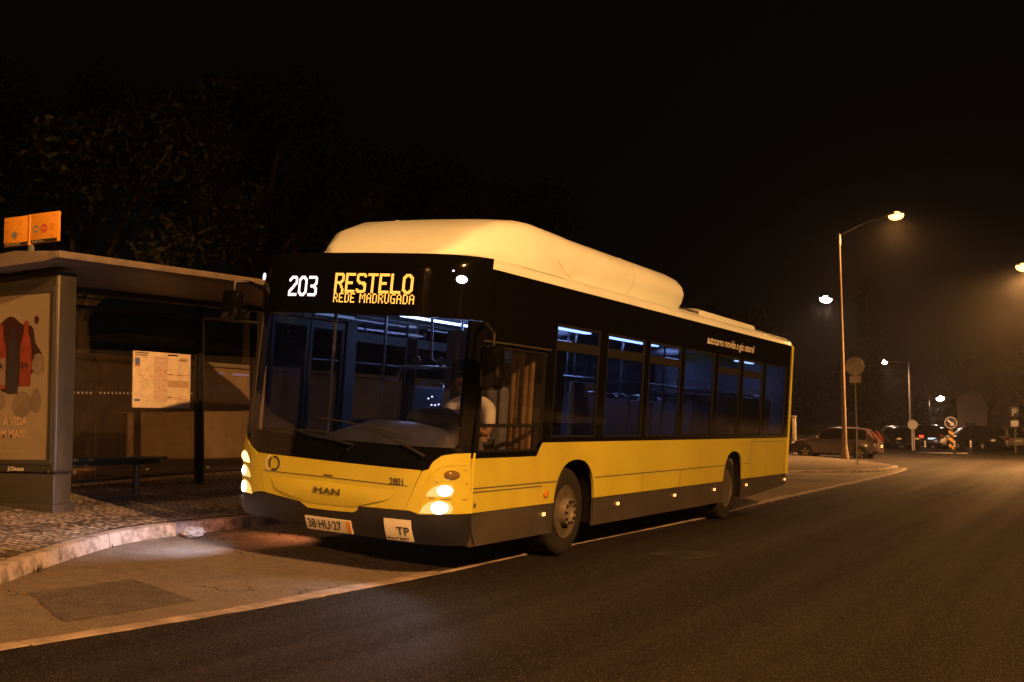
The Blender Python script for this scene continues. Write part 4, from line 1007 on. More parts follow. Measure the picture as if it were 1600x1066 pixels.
# route map
MP = empty('route_map', (-6.735, 3.60, 1.72)); tag(MP, 'large pale route map with timetable fixed to the back glass of the shelter', 'map')
w = MB(); w.box((-.012, -.57, 0), (.0, .57, .79), .003); PA = w.build('sheet', M['paper'], MP)
def mq(name, rects, m, x=.0015):
    w = MB()
    for y0, y1, z0, z1 in rects: w.box((x - .001, y0, z0), (x, y1, z1))
    return w.build(name, m, PA, smooth=0)
mq('map_colour', [(-.17, .10, .08, .73)], M['pink_ink'], .0012)
mq('map_colour', [(.10, .54, .30, .40), (.34, .50, .68, .73)], M['tan_ink'], .0014)
mq('marking', [(.10, .20, .475, .487), (.31, .38, .47, .482), (.10, .19, .15, .162), (.31, .50, .69, .697), (-.54, -.28, .755, .768), (-.54, -.30, .725, .737), (.10, .30, .748, .77)], M['ink'], .0025)
mq('stamp', [(-.54, -.43, .09, .12)], M['blue_ink'], .0025); mq('stamp', [(-.535, -.445, .60, .69)], M['blue_ink'], .0025)
mq('marking', [(.20, .54, .477, .482), (.20, .38, .155, .159), (-.17, .50, .128, .131), (-.54, .30, .70, .703), (.32, .38, .21, .214), (.32, .38, .14, .144), (.20, .28, .35, .354), (.20, .28, .32, .324), (.31, .38, .335, .341), (-.535, -.45, .575, .598)], M['red_ink'], .0026)
rr = random.Random(11)
mq('marking', [(lambda y, z, a, b: (y, y + a, z, z + b))(rr.uniform(-.5, .08), rr.uniform(.14, .66), *((rr.uniform(.03, .12), .004) if rr.random() < .5 else (.004, rr.uniform(.03, .12)))) for _ in range(70)], M['tan_ink'], .0022)
for _ in range(9): mq('stop_dot', [(lambda y, z: (y, y + .022, z, z + .022))(rr.uniform(-.4, .08), rr.uniform(.2, .6))], M['red_ink'], .0028)

# stop flag on the shelter roof
FL = empty('stop_flag', (-5.44, .15, 3.38)); tag(FL, 'orange bus stop board of two plates standing on the shelter roof', 'bus stop sign')
w = MB(); w.box((-.025, -.02, -.06), (.025, .02, .10)); w.build('post', M['galv'], FL)
for x0, x1, dz, nm in ((-.425, -.006, 0, 'a'), (.006, .438, .008, 'b')):
    w = MB(); w.box((x0, -.02, .09 + dz), (x1, .012, .425 + dz), .004); pl = w.build('plate', M['signyel'], FL)
    w = MB(); w.box((x0 + .004, -.0225, .094 + dz), (x1 - .02, -.0205, .128 + dz)); w.build('band', M['ink'], pl, smooth=0)
    text('lettering', 'Carris · Lisboa Oriente' if nm == 'a' else 'Paragem · Zona 1', .026, M['white'], pl, (lambda x0, dz: lambda u, v, ww: V((x0 + .03 + u, -.0232, .103 + dz + v)))(x0, dz))
    if nm == 'a':
        for x, z, r, m_ in ((x0 + .175, .215, .045, M['grey_ink']),):
            w = MB(); w.lathe([(-.0225, r), (-.0205, r)], 'y', 20, (x, 0, z)); w.build('route_disc', m_, pl, smooth=0)
        text('lettering', '203', .034, M['ink'], pl, (lambda x0: lambda u, v, ww: V((x0 + .145 + u, -.0235, .204 + v)))(x0))
        for dx, dz2, tx, sz in ((.28, .355, 'i', .05), (.345, .375, 'P', .03), (.02, .36, 'Stop', .03), (.02, .25, '750', .03), (.02, .135, '782', .03), (.23, .212, 'Noite', .03), (.25, .32, 'M', .03)):
            text('lettering', tx, sz, M['red_ink'], pl, (lambda a, b: lambda u, v, ww: V((a + u, -.0225, b + v)))(x0 + dx, dz2))
    else:
        for x, z, r, m_ in ((x0 + .085, .255, .045, M['grey_ink']), (x0 + .21, .258, .05, M['red_ink'])):
            w = MB(); w.lathe([(-.0225, r), (-.0205, r)], 'y', 20, (x, 0, z)); w.build('route_disc', m_, pl, smooth=0)
            w = MB(); w.box((x - .028, -.0235, z - .012), (x + .028, -.0226, z + .012)); w.build('route_bar', M['signyel'], pl, smooth=0)
        for dx, dz2, tx, sz in ((.02, .385, 'P', .03), (.33, .385, 'Zona', .03), (.31, .275, 'M 12', .036), (.31, .235, '400', .028), (.31, .155, '782', .034)):
            text('lettering', tx, sz, M['red_ink'], pl, (lambda a, b: lambda u, v, ww: V((a + u, -.0225, b + v)))(x0 + dx, dz2))
w = MB(); w.tube([(0, -.026, .08), (0, -.026, .43)], .008, 8); w.ball((-.006, -.026, .10), .020, 10); w.build('bracket', M['signyel'], FL)

# litter by the kerb
b = bmesh.new(); bmesh.ops.create_icosphere(b, subdivisions=4, radius=1)
for v in b.verts:
    n_ = noise.noise(v.co * 2.1 + V((3, 1, 2))) * .35 + abs(noise.noise(v.co * 5)) * .28
    v.co = V((v.co.x * .12, v.co.y * .10, max(-.01, v.co.z * .055 + .045))) * (1 + n_)
lt = finish('crumpled_bag', b, M['bag'], smooth=20, loc=(-3.38, .56, zbay(-3.38))); tag(lt, 'crumpled white paper bag lying against the kerb in front of the bus', 'litter')

# boundary wall behind the shelter
WL = empty('boundary_wall', (-9.2, 6, .6)); tag(WL, 'long stained rendered wall behind the bus shelter', 'wall')
w = MB(); w.box((-.15, -14, -.4), (.15, 34, 1.95), .01); w.build('render', M['wall'], WL)
w = MB(); w.box((-.20, -14, 1.952), (.20, 34, 2.03), .012); w.build('coping', M['stone'], WL)

# ------------------------------------------------------------------ vegetation
def leafbm(clumps, n, size, seed, flat_=.6):
    r_ = random.Random(seed); b = bmesh.new(); tot = sum(c[3] ** 2 for c in clumps)
    for cx, cy, cz, cr in clumps:
        for _ in range(int(n * cr * cr / tot)):
            d = V((r_.gauss(0, 1), r_.gauss(0, 1), r_.gauss(0, 1))).normalized() * cr * r_.uniform(.55, 1.08)
            p = V((cx, cy, cz)) + V((d.x, d.y, d.z * .8)); s = size * r_.uniform(.6, 1.5)
            t = V((r_.gauss(0, 1), r_.gauss(0, 1), r_.gauss(0, .6))).normalized(); u = t.orthogonal().normalized(); u = Matrix.Rotation(r_.uniform(0, 6.28), 3, t) @ u; v = t.cross(u)
            b.faces.new([b.verts.new(q) for q in (p - u * s, p - v * s * .45, p + u * s, p + v * s * .45)])
    return b
def tree_proto(name, kind, h, seed, m, n):
    r_ = random.Random(seed); t = empty(name)
    w = MB()
    if kind == 'cypress':
        w.tube([(0, 0, -.3), (0, 0, h * .5), (.05, 0, h * .9)], [.16, .10, .03], 8)
        cl = [(r_.gauss(0, .12), r_.gauss(0, .12), .5 + (h - .6) * k / 22, .25 + .75 * math.sin(PI * min(1, (k + 3) / 26)) * (1 - k / 30)) for k in range(23)]
        size = .12
    else:
        lean = V((r_.uniform(-.4, .4), r_.uniform(-.4, .4), 0)); top = h * .42
        w.tube([(0, 0, -.3), lean * .3 + V((0, 0, top * .5)), lean + V((0, 0, top))], [h * .028, h * .022, h * .018], 10)
        cl = []
        for k in range(9):
            a = k * 2.4 + r_.uniform(-.3, .3); rad = h * r_.uniform(.12, .33); z = h * r_.uniform(.52, .9)
            e = lean + V((math.cos(a) * rad, math.sin(a) * rad, z)); mid = (lean + V((0, 0, top))).lerp(e, .5) + V((0, 0, h * .02))
            w.tube([lean + V((0, 0, top * r_.uniform(.8, 1))), mid, e], [h * .012, h * .008, h * .003], 6)
            cl.append((*e, h * r_.uniform(.10, .17)))
            for _ in range(5): cl.append((e.x + r_.gauss(0, h * .085), e.y + r_.gauss(0, h * .085), e.z + r_.gauss(0, h * .07), h * r_.uniform(.045, .09)))
        size = h * .0085
    w.build('trunk', M['bark'], t)
    finish('crown', leafbm(cl, n, size, seed), m, t, smooth=0, recalc=False)
    return t
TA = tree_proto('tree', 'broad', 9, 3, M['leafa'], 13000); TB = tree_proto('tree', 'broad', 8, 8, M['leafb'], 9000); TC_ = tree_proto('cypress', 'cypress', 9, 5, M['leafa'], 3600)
used = set()
def plant(p, x, y, z, s, rz, label, cat='tree', group=None):
    o = p if p.name not in used else copy_tree(p); used.add(p.name)
    o.location = (x, y, z); o.scale = (s, s, s); o.rotation_euler = (0, 0, rz); tag(o, label, cat, group); return o
GB = 'dark trees behind the boundary wall'
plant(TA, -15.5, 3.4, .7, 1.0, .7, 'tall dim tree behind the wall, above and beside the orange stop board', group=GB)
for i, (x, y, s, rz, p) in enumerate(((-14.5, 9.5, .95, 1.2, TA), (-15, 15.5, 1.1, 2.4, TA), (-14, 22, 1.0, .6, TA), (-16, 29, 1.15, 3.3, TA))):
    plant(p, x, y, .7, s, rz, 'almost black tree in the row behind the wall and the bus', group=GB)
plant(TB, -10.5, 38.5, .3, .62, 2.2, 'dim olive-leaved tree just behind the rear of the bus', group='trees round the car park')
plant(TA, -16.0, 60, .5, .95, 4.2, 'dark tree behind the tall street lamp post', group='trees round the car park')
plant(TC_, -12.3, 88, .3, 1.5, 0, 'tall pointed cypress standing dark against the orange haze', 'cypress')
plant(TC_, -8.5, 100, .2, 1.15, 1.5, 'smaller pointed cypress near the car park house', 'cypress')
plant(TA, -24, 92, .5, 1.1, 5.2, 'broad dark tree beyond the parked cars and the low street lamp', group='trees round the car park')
plant(TB, .9, 76.5, .05, .92, .4, 'olive-green tree lit orange at the edge of the road by the parking sign', group='trees round the car park')
plant(TA, -5.2, 108, .2, .9, 2.0, 'dark round tree beside the small house', group='trees round the car park')
plant(TA, -17, 112, .3, 1.0, 3.0, 'dark tree behind the low white street light', group='trees round the car park')
plant(TB, 5, 110, .1, 1.3, 3.0, 'tall dark tree at the far end of the road', group='trees round the car park')
# far-off tree line that reads as one mass
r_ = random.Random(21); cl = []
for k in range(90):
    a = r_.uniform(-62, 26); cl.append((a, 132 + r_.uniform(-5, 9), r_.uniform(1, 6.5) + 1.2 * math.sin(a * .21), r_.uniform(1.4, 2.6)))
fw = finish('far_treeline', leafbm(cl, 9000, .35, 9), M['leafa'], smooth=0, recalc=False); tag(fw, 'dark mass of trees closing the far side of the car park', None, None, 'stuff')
# weeds at the foot of the kerb
r_ = random.Random(4); b = bmesh.new()
for cx, cy, nn in ((-2.74, -2.0, 30), (-2.70, -2.06, 14), (-3.35, -.60, 5), (-3.02, -1.38, 6)):
    for _ in range(nn):
        a = r_.uniform(0, 6.28); l = r_.uniform(.02, .065); p = V((cx + r_.gauss(0, .025), cy + r_.gauss(0, .03), zbay(cx))); e = p + V((math.cos(a) * l * .6, math.sin(a) * l * .6, l)); s_ = V((-math.sin(a), math.cos(a), 0)) * .006
        b.faces.new([b.verts.new(q) for q in (p - s_, p + s_, e)])
tag(finish('kerb_weeds', b, M['leafb'], smooth=0, recalc=False), 'small weeds growing at the foot of the kerb', None, None, 'stuff')

# ------------------------------------------------------------------ small house beyond the car park
HS = empty('house', (-5.6, 113, .15)); tag(HS, 'small plain house with a mono-pitch gable beyond the parked cars', 'house')
w = MB(); w.prism([(-2.6, 0), (2.6, 0), (2.6, 5.0), (1.4, 5.7), (-2.6, 4.4)], 'y', -3, 3); w.build('wall', M['housewall'], HS, smooth=0)
w = MB(); w.prism([(-2.75, 4.4), (1.4, 5.74), (2.75, 5.02), (2.75, 5.12), (1.4, 5.86), (-2.75, 4.52)], 'y', -3.1, 3.1); w.build('roof', M['stone'], HS, smooth=0)
w = MB(); w.box((.3, -3.04, 1.4), (1.3, -2.98, 2.7)); w.build('window', M['ink'], HS, smooth=0)
w = MB(); w.box((-1.9, -3.04, 0), (-1.0, -2.98, 2.0)); w.build('door', M['dark'], HS, smooth=0)
# ------------------------------------------------------------------ street lamps
LAMP_W = 15000
def street_lamp(name, base, h, head, lensm, col, label, energy=LAMP_W, group='street lamps along the road', r0=.115, cone=176, light=True, blend=.6, polem=None):
    t = empty(name, base); tag(t, label, 'street lamp', group); B = V(base); hd = V(head) - B
    w = MB(); w.tube([(0, 0, -.1), (0, 0, .25), (0, 0, h * .5), (0, 0, h - .55)], [r0 * 1.02, r0, r0 * .75, r0 * .52], 14); w.lathe([(-.05, r0 * 1.6), (.06, r0 * 1.6), (.35, r0 * 1.25), (.55, r0 * 1.02)], 'z', 14); w.build('pole', polem or M['pole'], t)
    w = MB(); w.tube([(0, 0, h - .55), (0, 0, h - .1), (0, 0, h)], [r0 * .75, r0 * .7, r0 * .4], 12); w.build('collar', M['galv'], t)
    hx, hy = hd.x, hd.y; l = math.hypot(hx, hy); ux, uy = hx / l, hy / l; L = l - .25
    w = MB(); w.tube([(0, 0, h - .12), (ux * L * .5, uy * L * .5, h + (hd.z - h) * .6), (ux * L, uy * L, hd.z + .05)], .03, 8); w.build('arm', polem or M['galv'], t)
    a = math.atan2(uy, ux); Rz = Matrix.Rotation(a, 4, 'Z') @ Matrix.Rotation(math.radians(-6), 4, 'Y')
    b = MB(); b.ball((0, 0, 0), (.42, .16, .11), 16)
    for v in b.bm.verts:
        if v.co.z < -.02: v.co.z = -.02
    bmesh.ops.transform(b.bm, matrix=Matrix.Translation(hd + V((0, 0, .07))) @ Rz, verts=b.bm.verts[:]); H = b.build('lamp_head', M['galv'], t)
    b = MB(); b.ball((.06, 0, -.05), (.33, .18, .19), 16); bmesh.ops.transform(b.bm, matrix=Matrix.Translation(hd + V((0, 0, .05))) @ Rz, verts=b.bm.verts[:]); b.build('lens', lensm, H)
    if light: spot('lamp_light', (hd.x, hd.y, hd.z - .16), (hd.x, hd.y, hd.z - 5), energy, col, cone, blend, .16, t)
    return t
SOD, MER = (1, .43, .12), (1, .62, .40)
street_lamp('street_lamp', (-5.32, 43.6, .2), 9.9, (-3.02, 44.2, 10.76), G['sodium'], SOD, 'tall lit street lamp at the end of the bus bay by the round sign', energy=8000)
street_lamp('street_lamp', (4.4, 47.3, .13), 8.1, (1.98, 47.1, 8.5), G['sodium'], SOD, 'lit street lamp on the opposite verge, only its glowing head and haze in view', energy=52000)
street_lamp('street_lamp', (-7.52, 54.65, .22), 7.95, (-8.2, 54.3, 8.38), G['mercury'], MER, 'whitish lit street lamp beyond the bus, its post hidden behind the tall lamp post', energy=4000, r0=.07, polem=M['dark'])
street_lamp('street_lamp', (-10.28, 95.6, .28), 7.0, (-12.03, 94.1, 7.22), G['mercury'], MER, 'short lit street lamp with its arm reaching away over the parked cars', energy=3500, r0=.13)
street_lamp('street_lamp', (-7.75, 88.3, .2), 3.75, (-6.94, 88.0, 3.90), G['mercury'], MER, 'small far white lamp low above the parked cars', energy=900, r0=.05, polem=M['dark'])
# the two lamps that light the bus stand on this side of the road, outside the picture
street_lamp('street_lamp', (21.5, -9.0, .13), 11.2, (19.0, -8.0, 11.8), G['sodium'], SOD, 'street lamp across the road that lights the side of the bus', energy=80000, cone=162, blend=.1)
street_lamp('street_lamp', (-4.6, -30, .4), 11.5, (-2.2, -30, 12), G['sodium'], SOD, 'street lamp down the road that lights the front of the bus', energy=37000, cone=174, blend=.1)

# ------------------------------------------------------------------ signs and posts
def vplane(cx, cy):
    """rotation about z so that local -y faces the road user"""
    return math.atan2(-(5.32 - cx), -(-9.1 - cy)) * 0
S1 = empty('traffic_sign', (-3.02, 34.36, .2), (0, 0, math.radians(20))); tag(S1, 'round traffic sign seen from behind, with a small plate below, on a thin post', 'traffic sign')
w = MB(); w.tube([(0, 0, -.3), (0, 0, 3.80)], .026, 10); w.build('post', M['galv'], S1)
w = MB(); w.lathe([(-.045, .325), (-.03, .335), (-.022, .335), (-.024, .32), (-.028, .315), (-.030, .001)], 'y', 40, (0, 0, 3.49)); DS = w.build('disc', M['signback'], S1, smooth=30)
w = MB(); w.box((-.29 + .04, -.034 + .01, 3.30), (.25, -.022 + .008, 3.325)); w.box((-.25, -.024, 3.64), (.25, -.014, 3.665)); w.build('bracket', M['galv'], DS)
w = MB(); w.box((-.2, -.045, 2.89), (.2, -.03, 3.14), .006); w.build('plate', M['signback'], S1)

S2 = empty('traffic_sign', (-6.27, 69.5, .17)); tag(S2, 'round yellowish sign seen from behind in front of the dark car with red tail lamps', 'traffic sign')
w = MB(); w.box((-.09, -.05, -.1), (-.02, .05, 1.5)); w.box((.02, -.05, -.1), (.09, .05, 1.5)); w.build('post', M['signback'], S2)
w = MB(); w.lathe([(-.09, .30), (-.06, .31), (-.06, .001)], 'y', 32, (0, 0, 1.62)); w.build('disc', M['white'], S2, smooth=30)

S3 = empty('direction_sign', (-3.22, 63.1, .12)); tag(S3, 'blue round keep-right sign above a black and yellow striped hazard board on the island', 'traffic sign')
w = MB(); w.tube([(0, 0, -.1), (0, 0, 2.1)], .03, 10); w.build('post', M['galv'], S3)
w = MB(); w.lathe([(-.06, .335), (-.04, .345), (-.04, .001)], 'y', 36, (0, 0, 1.72)); w.build('disc', M['signblue'], S3, smooth=30)
w = MB(); w.lathe([(-.0665, .335), (-.0665, .305), (-.0605, .305), (-.0605, .335)], 'y', 36, (0, 0, 1.72), ring=True); w.build('rim', M['signwhite'], S3)
w = MB(); a = math.radians(-45); rot = lambda x, z: (x * math.cos(a) - z * math.sin(a), 1.72 + x * math.sin(a) + z * math.cos(a))
w.prism([rot(*q) for q in [(-.23, .045), (.06, .045), (.06, .13), (.24, 0), (.06, -.13), (.06, -.045), (-.23, -.045)]], 'y', -.072, -.066); w.build('arrow', M['signwhite'], S3, smooth=0)
w = MB(); w.box((-.135, -.08, .10), (.135, -.055, 1.32), .006); HB = w.build('hazard_board', M['ink'], S3)
w = MB()
for k in range(3):
    z = .16 + k * .40; w.prism([(-.13, z + .20), (.13, z), (.13, z + .18), (-.13, z + .38 if k < 2 else 1.30)], 'y', -.085, -.081)
w.build('stripe', M['signyel'], HB, smooth=0)
b_ = MB(); b_.prism([(-2.0, 0), (1.1, 0), (1.1, .14), (-2.0, .14)], 'y', -.5, .9, .03); isl = b_.build('traffic_island', M['kerb'], loc=(-3.4, 62.9, 0)); tag(isl, kind='structure')

BP = None
for x, y, lab in ((-4.55, 62.2, 'thin striped bollard beside the yellowish round sign'), (-2.95, 62.15, 'thin striped bollard just in front of the striped hazard board'), (-2.10, 62.2, 'thin striped bollard at the island end nearer the parking sign')):
    if BP is None:
        BP = empty('bollard')
        w = MB(); w.lathe([(-.05, .05), (0, .05), (.74, .05), (.80, .035)], 'z', 12); w.build('body', M['ink'], BP)
        w = MB()
        for z in (.36, .50, .62): w.lathe([(z, .051), (z, .0535), (z + .07, .0535), (z + .07, .051)], 'z', 12, ring=True)
        w.build('reflective_band', M['signwhite'], BP); o = BP
    else: o = copy_tree(BP)
    o.location = (x, y, .12); tag(o, lab, 'bollard', 'striped bollards at the traffic island')
S4 = empty('parking_sign', (-.26, 69.0, 0)); tag(S4, 'blue parking sign with a white P and a small plate below', 'traffic sign')
w = MB(); w.tube([(0, 0, -.1), (0, 0, 2.85)], .03, 8); w.build('post', M['galv'], S4)
w = MB(); w.box((-.27, -.06, 2.2), (.27, -.04, 2.80), .01); w.build('panel', M['signblue'], S4)
text('lettering', 'P', .60, M['signwhite'], S4, lambda u, v, ww: V((-.16 + u, -.063, 2.28 + v)), bold=.008)
w = MB(); w.box((-.22, -.06, 1.62), (.22, -.04, 1.98), .008); w.build('plate', M['signwhite'], S4)
for x, y in ((-9.28, 50.9),):
    w = empty('marker_post', (x, y, .2)); tag(w, 'short pale square post showing just past the rear of the bus', 'post')
    q = MB(); q.box((-.09, -.09, 0), (.09, .09, 1.9), .015); q.build('shaft', M['stone'], w); q = MB(); q.box((-.12, -.12, 1.9), (.12, .12, 1.98), .015); q.build('cap', M['stone'], w)

# ------------------------------------------------------------------ parked cars
def car(name, loc, rz, L, W, H, paint, label, style='hatch', tail=None, front=None, tilt=0, warm=False):
    t = empty(name, loc, (tilt, 0, rz)); tag(t, label, 'car', 'cars parked behind the bus and round the car park')
    hw, hl = W / 2, L / 2; rf = H
    top = {'hatch': [(-1, .55), (-.985, .82), (-.93, 1.0), (-.72, rf * .955), (-.45, rf * .99), (-.1, rf), (.12, rf * .965), (.30, rf * .83), (.47, rf * .67), (.60, .93), (.80, .84), (.93, .72), (.985, .58), (1, .45)],
           'estate': [(-1, .55), (-.985, .85), (-.95, 1.02), (-.86, rf * .93), (-.70, rf * .985), (-.2, rf), (.12, rf * .97), (.26, rf * .86), (.40, rf * .70), (.50, .97), (.78, .88), (.93, .74), (.985, .58), (1, .45)],
           'saloon': [(-1, .55), (-.985, .86), (-.93, .97), (-.66, 1.0), (-.50, rf * .84), (-.34, rf * .97), (-.05, rf), (.12, rf * .965), (.26, rf * .84), (.42, rf * .68), (.52, .93), (.80, .83), (.95, .68), (1, .5)]}[style]
    gl = [k for k, (y, z) in enumerate(top) if z > 1.01]; g0, g1 = gl[0] - 1, gl[-1] + 1
    rings = []
    for k, (y, z) in enumerate(top):
        e = 1 - .16 * max(0, (abs(y) - .72) / .28) ** 2; h = hw * e
        zb = .20 + .16 * max(0, (abs(y) - .82) / .18)
        if g0 < k < g1: zl = .93 + .05 * (-y) * .5; tw = h * (.965 - .33 * (z - zl) / 1.0)
        else: zl = z - .07; tw = h * .90
        zl = max(zl, zb + .08)
        q = [(0, zb), (.86 * h, zb), (h * .99, zb + .07), (h, (zb + zl) / 2), (.965 * h, zl), (tw, max(zl + .01, z - .05)), (tw * .72, z), (0, z + .015)]
        rings.append([(a, y * hl, b) for a, b in q] + [(-a, y * hl, b) for a, b in q[1:-1]][::-1])
    w = MB(); w.loft(rings); BD = w.build('body', paint, t, smooth=38)
    def quad(name, idx, m, shrink=.86, off=.006):
        b = bmesh.new()
        for grp in idx:
            pts = [V(rings[i][j]) for i, j in grp]; c = sum(pts, V()) / len(pts); n = (pts[1] - pts[0]).cross(pts[2] - pts[0]).normalized()
            if n.dot(c - V((0, c.y * .6, .7))) < 0: n = -n
            b.faces.new([b.verts.new(p + n * off) for p in pts])
        bmesh.ops.remove_doubles(b, verts=b.verts[:], dist=.0005)
        bmesh.ops.inset_region(b, faces=b.faces[:], thickness=.045, use_even_offset=True)
        inn = [f for f in b.faces if f.select]
        return finish(name, b, m, t, smooth=30)
    sides = list(range(g0 + 1, g1 - 1)); h_ = len(sides) // 2
    for s in (0, 1):
        J = (lambda j: j) if s == 0 else (lambda j: 14 - j)
        for part in (sides[:h_], sides[h_:]):
            if part: quad('side_window', [[(k, J(4)), (k + 1, J(4)), (k + 1, J(5)), (k, J(5))] for k in part], M['carglass'] if not warm else M['carglass'])
    top_f = [k for k in range(g0, g1) if top[k][0] > .1][0:]; fr = [k for k in top_f if k + 1 <= g1]
    quad('windscreen', [[(k, 6), (k + 1, 6), (k + 1, 8), (k, 8)] for k in fr], M['carglass'])
    rr_ = [k for k in range(g0, g1) if top[k + 1][0] <= (-.42 if style == 'hatch' else -.30 if style == 'saloon' else -.68)]
    quad('rear_window', [[(k, 6), (k + 1, 6), (k + 1, 8), (k, 8)] for k in rr_], M['carglass'])
    wr = .30 if H < 1.6 else .33
    for y in (-.60 * hl, .62 * hl):
        for s in (-1, 1):
            w = MB(); w.lathe([(s * (hw - .30), wr + .055), (s * (hw + .004), wr + .055), (s * (hw + .004), .02)], 'x', 24, (0, y, wr + .02)); w.build('wheel_arch', M['dark'], t)
            w = MB(); w.lathe([(s * (hw - .20), wr * .7), (s * (hw - .18), wr), (s * (hw - .02), wr), (s * (hw + .012), wr * .93), (s * (hw + .010), wr * .68)], 'x', 24, (0, y, wr)); WH = w.build('wheel', M['rubber'], t)
            w = MB(); w.lathe([(s * (hw + .006), wr * .66), (s * (hw + .008), wr * .60), (s * (hw - .02), wr * .58)], 'x', 20, (0, y, wr))
            for k in range(5):
                a = 2 * PI * k / 5 + .3; c, s_ = math.cos(a), math.sin(a); x = s * (hw + .012)
                P = lambda r, o: (x, y + c * r - s_ * o, wr + s_ * r + c * o)
                w.bm.faces.new([w.bm.verts.new(v) for v in (P(0, -.05), P(wr * .64, -.028), P(wr * .64, .028), P(0, .05))])
            w.build('rim', M['white'] if H < 1.5 else M['hub'], WH, smooth=0)
    for s in (-1, 1):
        w = MB(); w.ball((s * hw * .66, hl * .935, .66), (hw * .20, hl * .055, .075), 12); w.build('headlight', front or M['lens2'], t)
        w = MB()
        if style == 'hatch': w.prism([(-.985 * hl, .84), (-.95 * hl, .84), (-.80 * hl, H * .90), (-.83 * hl, H * .91), (-.97 * hl, 1.0)], 'x', s * hw * .84, s * hw * .91, .01)
        else: w.box((s * hw * .62 if s > 0 else -hw * .93, -hl * .995, .72), (hw * .93 if s > 0 else s * hw * .62, -hl * .93, .90), .02)
        w.build('tail_light', tail or M['tailoff'], t)
        w = MB(); w.ball((s * (hw + .06), hl * .36, .98), (.09, .05, .065), 10); w.build('wing_mirror', paint, t)
    w = MB(); w.box((-.26, -hl - .012, .60), (.26, -hl + .02, .71)); w.build('number_plate', G['plate'] if tail else M['white'], t, smooth=0)
    w = MB(); w.box((-hw * .93, -hl * .985, .30), (hw * .93, -hl * .90, .46), .03); w.box((-hw * .93, hl * .90, .26), (hw * .93, hl * .985, .42), .03); w.build('bumper', M['dark'], t)
    return t
M['lens2'] = mat('lamp_glass', (.5, .47, .42), .08, metal=.6, var=.05); M['tailoff'] = mat('tail_lens', (.15, .012, .010), .15, var=.1, coat=1)
CP = dict(plum=mat('plum_grey_paint', (.06, .045, .05), .25, metal=0, var=0, coat=.8), black=mat('black_car_paint', (.012, .012, .014), .2, var=.05, coat=.8), silver=mat('silver_paint', (.50, .48, .46), .32, metal=.4, var=.05, coat=.6),
          navy=mat('navy_paint', (.012, .014, .035), .22, var=.05, coat=.8), beige=mat('beige_paint', (.38, .32, .22), .35, metal=.2, var=.06, coat=.5), green=mat('dark_green_paint', (.03, .04, .03), .25, var=.05, coat=.8))
r = math.radians
car('parked_car', (-6.39, 46.96, .10), r(117 - 27), 4.05, 1.70, 1.50, CP['plum'], 'plum-grey hatchback with pale five-spoke wheels behind the tall lamp post', 'hatch', tilt=r(2.2))
car('parked_car', (-10.1, 57.4, .29), r(95), 4.3, 1.72, 1.48, CP['black'], 'black car half hidden between the bus and the plum-grey hatchback', 'estate')
car('parked_car', (-9.4, 79.5, .27), r(150), 4.2, 1.7, 1.50, CP['silver'], 'pale silver car at the back of the car park behind the hatchback', 'hatch')
car('parked_car', (-7.75, 74.6, .22), r(200), 4.2, 1.72, 1.42, CP['black'], 'dark car with glinting headlamps next to the red tail lamps', 'hatch', front=G['headlight_glint'])
car('parked_car', (-7.3, 81.0, .2), r(24), 4.3, 1.80, 1.66, CP['navy'], 'dark blue car with red tail lamps lit behind the yellowish round sign', 'estate', tail=G['tail'])
car('parked_car', (-5.9, 80.6, .17), r(205), 4.3, 1.75, 1.44, CP['green'], 'dark green car nose-on between the lit tail lamps and the hazard board', 'saloon')
car('parked_car', (-4.0, 79.2, .13), r(112), 4.5, 1.8, 1.60, CP['silver'], 'grey people carrier side-on behind the striped hazard board', 'estate')
car('parked_car', (-2.75, 74.9, .10), r(220), 4.4, 1.75, 1.40, CP['black'], 'low black car nose-on between the hazard board and the beige estate', 'saloon', front=G['headlight_glint'])
car('parked_car', (-1.55, 75.6, .06), r(30), 4.4, 1.74, 1.55, CP['beige'], 'beige estate car with upright tail seen from behind', 'estate')
car('parked_car', (-.1, 79.2, .04), r(40), 4.4, 1.76, 1.45, CP['black'], 'black car by the parking sign at the edge of the road', 'saloon')

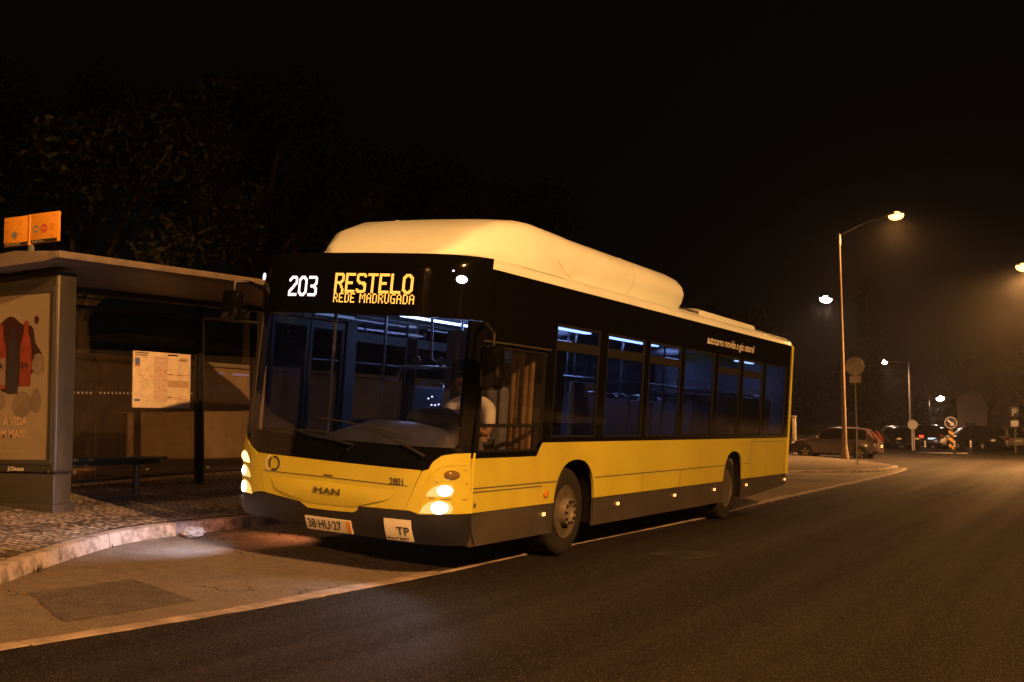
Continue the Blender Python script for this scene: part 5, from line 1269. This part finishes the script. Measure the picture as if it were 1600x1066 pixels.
# ------------------------------------------------------------------ air, sky, camera
m, t, out = nt('night_haze'); pv = N(t, 'ShaderNodeVolumePrincipled', Density=HAZE, Anisotropy=.8); pv.inputs['Color'].default_value = (.95, .93, .90, 1)
t.links.new(pv.outputs[0], out.inputs['Volume'])
w = MB(); w.box((-75, -60, -1.5), (60, 165, 17)); hz = w.build('haze', m, smooth=0); tag(hz, 'thin night haze lit by the street lamps', None, None, 'stuff')
wd = bpy.data.worlds.new('World'); SC.world = wd; wd.use_nodes = True; t = wd.node_tree
sk = t.nodes.new('ShaderNodeTexSky'); sk.sky_type = 'NISHITA'; sk.sun_disc = False; sk.sun_elevation = math.radians(-8); sk.sun_rotation = math.radians(150)
hs = t.nodes.new('ShaderNodeMix'); hs.data_type = 'RGBA'; hs.inputs[0].default_value = 1; hs.blend_type = 'ADD'
t.links.new(sk.outputs[0], hs.inputs[6]); hs.inputs[7].default_value = (.0145, .0125, .012, 1)
bg = t.nodes['Background']; t.links.new(hs.outputs[2], bg.inputs[0]); bg.inputs[1].default_value = .1

cd = bpy.data.cameras.new('camera'); cam = bpy.data.objects.new('camera', cd); COL.objects.link(cam); SC.camera = cam
yaw, pit, rol, fpx = .47164956, .07859302, -.00552769, 1849.9525
fw = V((-math.sin(yaw) * math.cos(pit), math.cos(yaw) * math.cos(pit), math.sin(pit))); rt = V((math.cos(yaw), math.sin(yaw), 0)); up = rt.cross(fw)
r2 = rt * math.cos(rol) + up * math.sin(rol); u2 = up * math.cos(rol) - rt * math.sin(rol)
mw = Matrix((( r2.x, u2.x, -fw.x, 5.32252538), (r2.y, u2.y, -fw.y, -9.11121349), (r2.z, u2.z, -fw.z, 1.32343475), (0, 0, 0, 1)))
cam.matrix_world = mw; cd.sensor_width = 36; cd.lens = fpx / 1600 * 36; cd.clip_start = .1; cd.clip_end = 1000
SC.render.resolution_x, SC.render.resolution_y = 1024, 682
SC.view_settings.view_transform = 'Standard'; SC.view_settings.look = 'None'; SC.view_settings.exposure = 0; SC.view_settings.gamma = 1
SC.render.engine = 'CYCLES'; SC.cycles.use_denoising = True; SC.cycles.max_bounces = 8; SC.cycles.transparent_max_bounces = 16; SC.cycles.volume_bounces = 0
SC.cycles.sample_clamp_indirect = 4; SC.cycles.caustics_reflective = False; SC.cycles.caustics_refractive = False
